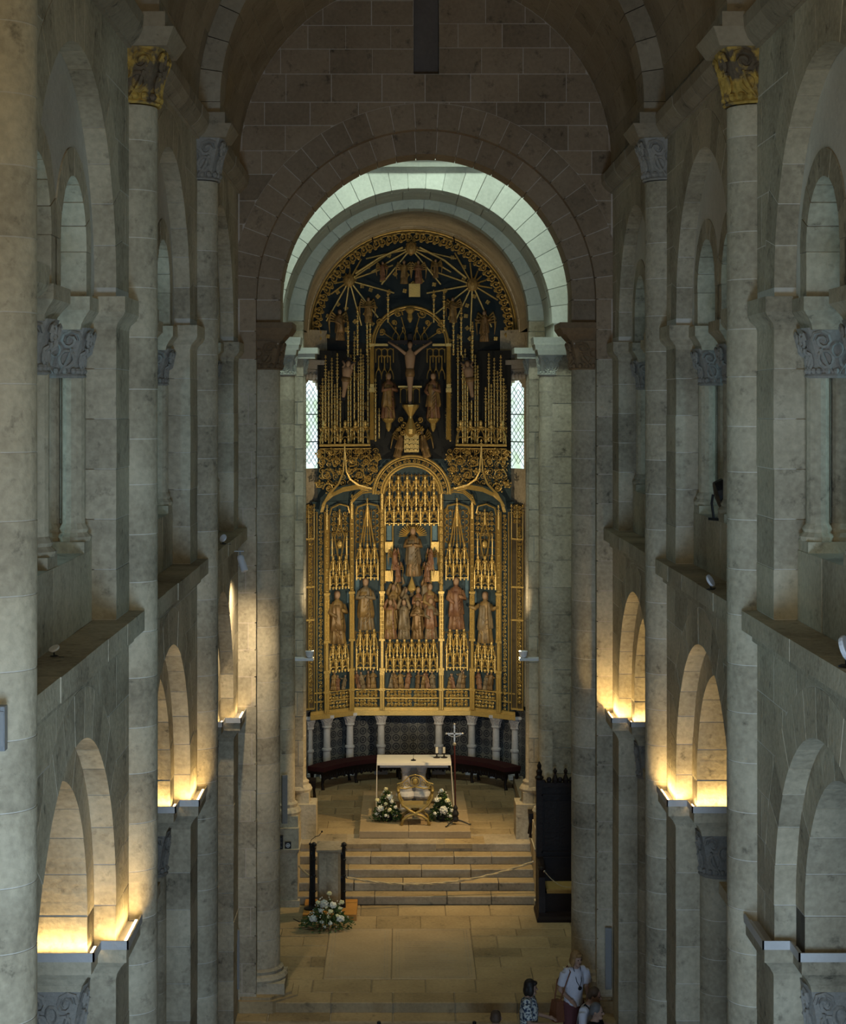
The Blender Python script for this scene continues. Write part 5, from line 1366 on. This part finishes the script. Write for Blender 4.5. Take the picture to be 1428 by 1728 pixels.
b.box(-.5, .5, .29, .37, 2.36, 2.44); b.build('crest', 'wood', t)
rope('thin pale cord hanging between the arms of the throne', (2.70, 33.04, .95), (3.62, 33.04, .95), .30, .008)
# ---- side stools at both sides of the chancel
for x, y, lb in ((-2.02, 39.6, 'dark wooden stool partly hidden behind the lectern-side choir column'), (2.74, 35.5, 'dark wooden stool against the throne-side choir wall')):
    t = empty('side_stool', (x, y, .802 if x < 0 else 1.022)); tag(t, lb, 'stool')
    MB().box(-.16, .16, -.2, .2, .40, .48).build('seat', 'wood', t)
    for a in (-1, 1):
        for c_ in (-1, 1): MB().tube([(a*.13, c_*.16, .42), (a*.12, c_*.15, .2), (a*.14, c_*.17, 0)], [.035, .022, .03], 6).build('leg', 'wood', t)
    MB().box(-.16, .16, -.2, -.17, .30, .40).build('apron', 'wood', t)
# ---- loudspeakers
def speaker(label, loc, h, rz):
    t = empty('column_loudspeaker', loc, (0, 0, rz)); tag(t, label, 'loudspeaker')
    b = MB(); b.box(-.05, .05, -.05, .03, 0, h); b.build('cabinet', 'steel', t)
    b = MB(); b.box(-.043, .043, -.056, -.049, .03, h-.03); b.build('grille', mat('speaker_grille', (.22, .22, .21), rough=.6, var=.1), t)
    b = MB(); b.box(-.02, .02, .03, .07, h*.2, h*.25); b.box(-.02, .02, .03, .07, h*.75, h*.8); b.build('bracket', 'iron', t)
speaker('slim grey column loudspeaker on the lectern-side choir column', (-2.20, 34.0, 1.62), .92, .3)
speaker('slim grey column loudspeaker low on the lectern-side pillar beside the nave arch', (-2.62, 28.53, .25), .95, .2)
speaker('slim grey column loudspeaker low on the throne-side pillar behind the standing woman', (3.36, 28.53, .25), .98, -.2)
speaker('small grey loudspeaker high on the shaft before the first glowing arch', (-2.53, 11.22, 7.43), .28, 0)
# ---- signs on the left pedestal
t = empty('notice', (-2.30, 34.00, 1.12)); tag(t, 'black upright notice panel on the lectern-side choir pedestal', 'notice')
MB().box(-.075, .075, 0, .02, 0, .26).build('board', 'iron', t)
b = MB()
for i in range(7): b.box(-.05, .05-.02*(i % 3), -.003, 0, .04+.026*i, .045+.026*i)
b.build('print', 'steel', t)
t = empty('emblem_sign', (-2.13, 34.00, 1.13)); tag(t, 'small black sign with a white ring emblem on the lectern-side choir pedestal', 'sign')
MB().box(-.06, .06, 0, .015, 0, .13).build('board', 'iron', t)
b = MB(); b.tube([(.035*cos(i*pi/9), -.003, .065+.035*sin(i*pi/9)) for i in range(18)], .006, 5, True); b.ell((0, -.002, .065), (.014, .004, .014), 8, 6); b.box(-.03, .03, -.004, 0, .062, .068); b.box(-.003, .003, -.004, 0, .035, .095); b.build('emblem', 'white', t)
# ---- floodlights on the ledges
def floodlight(label, loc, rz, tilt, disc=True, sc=1):
    t = empty('floodlight', loc, (0, 0, rz)); t.scale = (sc, sc, sc); tag(t, label, 'floodlight')
    MB().box(-.05, .05, -.05, .05, 0, .012).build('foot', 'iron', t); MB().tube([(0, 0, .01), (0, 0, .08)], .012, 6).build('stem', 'iron', t)
    h = MB()
    h.lathe([(.02, -.03), (.09, -.025), (.10, 0), (.095, .012), (.02, .014)], 18) if disc else h.lathe([(.045, -.10), (.05, -.09), (.05, .09), (.045, .10)], 14)
    h.build('head', 'white', t, (0, 0, .14 if disc else .12), (tilt, 0, 0))
    MB().tube([(0, 0, .03), (.08, .03, .008), (.16, -.02, .008), (.25, .02, .008)], .006, 5).build('cable', 'iron', t)
floodlight('round white floodlight on the throne-side ledge beside the unlit arch', (3.36, 13.35, 7.642), R(60), R(70))
floodlight('round white floodlight on the throne-side ledge in the middle bay', (3.32, 18.95, 7.642), R(60), R(60), sc=.7)
floodlight('small white floodlight on the lectern-side ledge above the glowing arch', (-2.70, 13.9, 7.642), R(-40), R(30), sc=.45)
floodlight('small white floodlight on the lectern-side ledge of the bay next to the nave end', (-2.50, 25.2, 7.642), R(-40), R(60), sc=.6)
for s in (-1, 1):
    floodlight('added unseen floodlight behind the great arch on its %s impost' % ('lectern-side' if s < 0 else 'throne-side'), (EX+s*2.46, 29.70, 10.955), 0, R(-60), sc=.8)
    spot('added_arch_fill', (EX+s*2.44, 29.80, 11.12), (AX+s*.4, 36.2, 13.1), 110, GREEN, 62, .7, .06)  # this pair is added out of view to brighten the choir arch faces
t = empty('gallery_lamp', (3.72, 20.5, 8.282), (0, 0, R(30))); tag(t, 'black gallery lamp with grey round glass on the throne-side parapet', 'lamp')
MB().box(-.12, .12, -.1, .1, 0, .03).build('foot', 'iron', t); MB().tube([(-.12, 0, .03), (-.15, 0, .2), (-.13, 0, .3)], .015, 6).build('yoke', 'iron', t); MB().lathe([(.06, -.08), (.16, -.06), (.18, .04), (.17, .05)], 16).build('body', 'iron', t, (0, 0, .30), (R(75), 0, R(60))); MB().lathe([(.14, .051), (.12, .06), (.01, .062)], 16).build('lens', 'steel', t, (0, 0, .30), (R(75), 0, R(60)))
# white projector hanging from the last ledge; it washes the pier of the great arch
t = empty('projector', (-2.42, 27.0, 7.40)); tag(t, 'white tubular projector hanging under the last lectern-side ledge', 'projector')
MB().box(-.16, .06, -.02, .02, -.012, 0).build('arm', 'steel', t); MB().tube([(0, 0, -.01), (0, 0, -.08)], .012, 6).build('stem', 'steel', t)
MB().lathe([(.045, 0), (.055, .03), (.055, .24), (.05, .25)], 16).build('head', 'white', t, (.0, 0, -.08), (R(180-18), R(-20), 0))
o = spot('projector_lamp', (-2.30, 27.15, 7.05), (-2.42, 29.0, 3.4), 300, SOFT, 100, .9, .05)
# wall lamps of the choir, on small stone brackets, washing the altarpiece and the chancel
def wall_lamp(label, x, y, z, s, targets):
    t = empty('wall_lamp', (x, y, z)); tag(t, label, 'lamp')
    MB().box(*sorted((-s*.12, s*.46)), -.10, .10, -.05, 0).build('bracket', 'white', t)
    MB().lathe([(.05, 0), (.07, .03), (.09, .12), (.085, .125)], 14).build('shade', 'white', t, (-s*.04, 0, .01))
    for tg, pw, sz in targets: spot('choir_lamp_and_fill', (x-s*.14, y, z+.22), tg, pw, SOFT if tg[1] > 38.5 else WARM, sz, .7, .06)  # the high beam of each lamp is added to brighten the lunette
wall_lamp('white bracket lamp on the throne-side choir wall beside the altarpiece', 2.50, 35.30, 4.60, 1, [((-.5, 42.4, 5.0), 1050, 62), ((.2, 42.4, 10.5), 430, 60), ((2.70, 36.6, 9.4), 5, 80), ((-.3, 35.6, .5), 600, 100)])
wall_lamp('white bracket lamp on the lectern-side choir wall beside the altarpiece', -1.82, 35.30, 4.60, -1, [((1.2, 42.4, 5.0), 800, 62), ((.5, 42.4, 10.5), 350, 60), ((-2.02, 36.6, 9.4), 3.5, 80), ((.9, 36.4, .8), 70, 100)])
# ---- low posts in front of the steps
for x, lb in ((-.31, 'low black post below the nave steps, beside the lectern-side tomb slab'), (1.14, 'low black post below the nave steps, beside the inscribed tomb slab')):
    t = empty('barrier_post', (x, 27.0, -.322)); tag(t, lb, 'post')
    MB().lathe([(.13, 0), (.13, .02), (.03, .04), (.018, .06)], 14).build('foot', 'iron', t); MB().lathe([(.018, .05), (.018, .50), (.03, .51), (.03, .57), (.01, .58)], 10).build('stem', 'iron', t)

# ================================================================== PEOPLE
def remesh(o, v=.02, it=4):
    m = o.modifiers.new('remesh', 'REMESH'); m.mode = 'VOXEL'; m.voxel_size = v; m.use_smooth_shade = True
    s_ = o.modifiers.new('smooth', 'SMOOTH'); s_.iterations = it; s_.factor = .5
def hand(b, wrist, dirv, palm_n, sc=1.0):
    """palm with four bent fingers and a thumb from its side"""
    w = Vector(wrist); d = Vector(dirv).normalized(); nrm = Vector(palm_n).normalized(); sd = d.cross(nrm).normalized()
    for k in range(4):
        off = sd*(.028-.019*k)*sc; L_ = (.070, .080, .076, .060)[k]*sc; p0 = w+d*.075*sc+off
        b.tube([w+off*.6, p0, p0+d*L_*.5+nrm*.008, p0+d*L_*.8+nrm*.032], [.016*sc, .013*sc, .0095*sc, .008*sc], 6)
    b.tube([w+sd*.02*sc+d*.015, w+sd*.048*sc+d*.04*sc+nrm*.01, w+sd*.055*sc+d*.075*sc+nrm*.025], [.014*sc, .012*sc, .009*sc], 6)
    b.ell(w+d*.04*sc, (.036*sc, .036*sc, .036*sc), 8, 6)
def person(label, loc, rz, pose, shirt, trousers, hair, hairlong=False, bald=False, female=False, seat_h=.45, H=1.66, lean=0, head_turn=0, sleeves=True):
    t = empty('person', loc, (0, 0, rz)); tag(t, label, 'person')
    k = H/1.66; SW = (.175 if female else .20)*k
    if pose == 'stand': hz = .86*k; hip = Vector((0, 0, hz)); knees = [Vector((s*.085*k, -.02-(.04 if s > 0 else 0), .46*k)) for s in (-1, 1)]; feet = [Vector((s*.09*k, .03 if s < 0 else -.05, .06)) for s in (-1, 1)]
    else: hz = seat_h+.11; hip = Vector((0, 0, hz)); knees = [Vector((s*.10*k, -.42*k, seat_h+.06)) for s in (-1, 1)]; feet = [Vector((s*.10*k, -.40*k, .06)) for s in (-1, 1)]
    up_ = Vector((0, -sin(lean), cos(lean)))
    sh_c = hip+up_*.50*k; nk = hip+up_*.58*k; hd = hip+up_*.69*k+Vector((0, -.03-.04*(lean > .1), 0))
    # body: one continuous skin mesh
    b = MB()
    b.tube([hip-up_*.02, hip+up_*.15*k, hip+up_*.34*k, sh_c, nk], [.13*k, .115*k, .125*k, .10*k, .055*k], 12)
    b.tube([nk-up_*.03, hd], [.052*k, .05*k], 10)
    b.tube([sh_c+Vector((-SW, 0, 0)), sh_c+Vector((SW, 0, 0))], .06*k, 10)
    rotm = Matrix.Rotation(head_turn, 3, 'Z') @ Matrix.Rotation(lean*.6+.1, 3, 'X')
    b.ell(hd+Vector((0, 0, .02)), (.072*k, .088*k, .108*k), 14, 10, rotm)
    b.ell(hd+rotm @ Vector((0, -.095*k, -.005)), (.014*k, .022*k, .022*k), 8, 6, rotm)
    b.ell(hd+rotm @ Vector((0, -.06*k, -.07*k)), (.036*k, .035*k, .03*k), 8, 6, rotm)
    for s in (-1, 1):
        b.ell(hd+rotm @ Vector((s*.076*k, .01, .005)), (.014*k, .02*k, .03*k), 6, 5, rotm)
    hands = []
    for s in (-1, 1):
        a0 = sh_c+Vector((s*SW, 0, .0))
        if pose == 'stand':
            el = a0+Vector((s*.05, .02 if s > 0 else .06, -.27*k)); wr = el+(Vector((-s*.10, -.20, -.08)) if s > 0 else Vector((.06, -.20, -.10)))
        else: el = a0+Vector((s*.06, -.05, -.26*k)); wr = el+Vector((-s*.06, -.22, -.02))
        b.tube([a0, el, wr], [.050*k, .040*k, .028*k], 10); dv = (wr-el); hand(b, wr, dv, (0, 0, -1), k); hands.append(wr)
    for s, kn, ft in zip((-1, 1), knees, feet):
        b.tube([hip+Vector((s*.08*k, 0, 0)), kn, ft+Vector((0, .03, .02))], [.085*k, .058*k, .04*k], 10)
    o = b.build('body', 'skin', t); remesh(o, .011, 3)
    # shirt
    b = MB()
    b.tube([hip+up_*.0, hip+up_*.15*k, hip+up_*.34*k, sh_c+up_*.01, nk-up_*.015], [.155*k, .135*k, .145*k, .118*k, .068*k], 14)
    b.tube([sh_c+Vector((-SW, 0, 0)), sh_c+Vector((SW, 0, 0))], .074*k, 10)
    for s in (-1, 1):
        a0 = sh_c+Vector((s*SW, 0, 0)); el = a0+Vector((s*.055, .0, -.20*k)) if pose == 'stand' else a0+Vector((s*.06, -.04, -.22*k))
        b.tube([a0, el], [.074*k, .075*k], 10)
    o = b.build('shirt', shirt, t); remesh(o, .018, 3)
    b = MB()
    for s, kn, ft in zip((-1, 1), knees, feet):
        b.tube([hip+Vector((s*.075*k, 0, .02)), kn, ft+Vector((0, .03, .03))], [.112*k, .082*k, .068*k], 10)
    b.ell(hip, (.165*k, .135*k, .12*k), 12, 8); o = b.build('trousers', trousers, t); remesh(o, .02, 3)
    for ft in feet:
        b = MB(); b.ell(ft+Vector((0, -.05, -.02)), (.045, .13, .04), 10, 7); b.build('shoe', 'black', t, smooth=True)
    # hair and face details
    b = MB()
    if not bald:
        b.ell(hd+rotm @ Vector((0, .022, .045)), (.088*k, .092*k, .098*k), 14, 9, rotm)
        b.ell(hd+rotm @ Vector((0, .055, -.03 if hairlong else .01)), (.086*k, .060*k, .10*k if hairlong else .07*k), 12, 8, rotm)
        if hairlong:
            for s in (-1, 1): b.ell(hd+rotm @ Vector((s*.07*k, .0, -.03)), (.028*k, .055*k, .085*k), 8, 6, rotm)
            b.ell(hd+rotm @ Vector((0, -.06*k, .085*k)), (.062*k, .035*k, .03*k), 8, 6, rotm)
    else:
        b.ell(hd+rotm @ Vector((0, .04, .0)), (.080*k, .062*k, .06*k), 12, 8, rotm); b.ell(hd+rotm @ Vector((0, .02, .05)), (.075*k, .085*k, .074*k), 12, 8, rotm)
    o = b.build('hair', hair, t); remesh(o, .012, 2)
    for s in (-1, 1):
        b = MB(); b.ell(hd+rotm @ Vector((s*.03*k, -.080*k, .02)), (.012*k, .008, .008*k), 8, 6, rotm); b.build('eye', 'iron', t)
    b = MB(); b.ell(hd+rotm @ Vector((0, -.086*k, -.048*k)), (.022*k, .008, .006*k), 8, 5, rotm); b.build('mouth', 'robe2', t)
    return t, hip, sh_c, nk, hd
PZ = -.325
p1, hip, shc, nk, hd = person('woman with fair hair standing in a white shirt and maroon trousers', (2.64, 27.0, PZ), R(25), 'stand', 'shirt', 'trouser', 'blonde', True, female=True, H=1.66, lean=.10, head_turn=.15)
b = MB(); b.tube([nk+Vector((-.06, -.05, 0)), shc+Vector((-.04, -.13, -.12)), shc+Vector((0, -.15, -.20)), shc+Vector((.04, -.13, -.12)), nk+Vector((.06, -.05, 0))], .006, 5)
b.ell(shc+Vector((.0, -.155, -.22)), (.035, .012, .03), 8, 5); b.build('sunglasses_cord', 'black', p1)
bag = empty('shoulder_bag', (2.64, 27.0, PZ), (0, 0, R(25))); tag(bag, 'brown leather shoulder bag hanging at the standing woman\'s side', 'bag')
b = MB(); b.add([(-.34, -.06, .62), (-.18, -.06, .62), (-.18, .16, .62), (-.34, .16, .62), (-.30, -.03, .92), (-.19, -.03, .92), (-.19, .13, .92), (-.30, .13, .92)], [(3, 2, 1, 0), (4, 5, 6, 7), (0, 1, 5, 4), (1, 2, 6, 5), (2, 3, 7, 6), (3, 0, 4, 7)]); b.build('pouch', 'leather', bag)
MB().tube([(-.24, -.02, .91), (-.22, -.12, 1.15), tuple(shc+Vector((-.13, -.09, .03))), tuple(shc+Vector((-.11, .03, .085))), (-.2, .13, 1.2), (-.25, .12, .91)], .011, 6).build('strap', 'leather', bag)
person('seated woman with dark cropped hair in a floral blouse', (1.93, 26.5, PZ), R(75), 'sit', 'blouse', 'black', 'darkhair', True, female=True, H=1.66, head_turn=.2)
p3, hip, shc, nk, hd = person('seated man in a pale shirt with dark rucksack straps', (2.72, 26.2, PZ), R(60), 'sit', 'shirt', 'black', 'brownhair', False, H=1.68, lean=.15, head_turn=.1)
for s in (-1, 1):
    MB().tube([shc+Vector((s*.10, .12, -.25)), shc+Vector((s*.13, .09, -.05)), shc+Vector((s*.12, 0, .09)), shc+Vector((s*.12, -.11, .0)), shc+Vector((s*.13, -.16, -.22))], .016, 6).build('rucksack_strap', 'black', p3)
person('grey-haired man in dark clothes seated beside the man with the rucksack', (2.80, 25.45, PZ), R(70), 'sit', 'black', 'black', 'greyhair', False, H=1.66)
person('bald man seated apart from the others below the nave steps', (1.36, 25.1, PZ), R(170), 'sit', 'robe4', 'black', 'brownhair', False, H=1.70, bald=True)
# benches carrying the seated visitors (just below the edge of the picture)
for (x, y, rz, lb) in ((1.93, 26.5, 75, 'plain wooden stool under the woman in the floral blouse'), (2.72, 26.2, 60, 'plain wooden stool under the man with the rucksack'), (2.80, 25.45, 70, 'plain wooden stool under the grey-haired man'), (1.36, 25.1, 170, 'plain wooden stool under the bald man')):
    t = empty('visitor_stool', (x, y, PZ), (0, 0, R(rz))); tag(t, lb, 'stool')
    MB().box(-.19, .19, -.20, .18, .405, .435).build('seat', 'board', t)
    for a in (-1, 1):
        for c_ in (-1, 1): MB().box(a*.16-.02, a*.16+.02, c_*.15-.02, c_*.15+.02, .002, .405).build('leg', 'board', t)
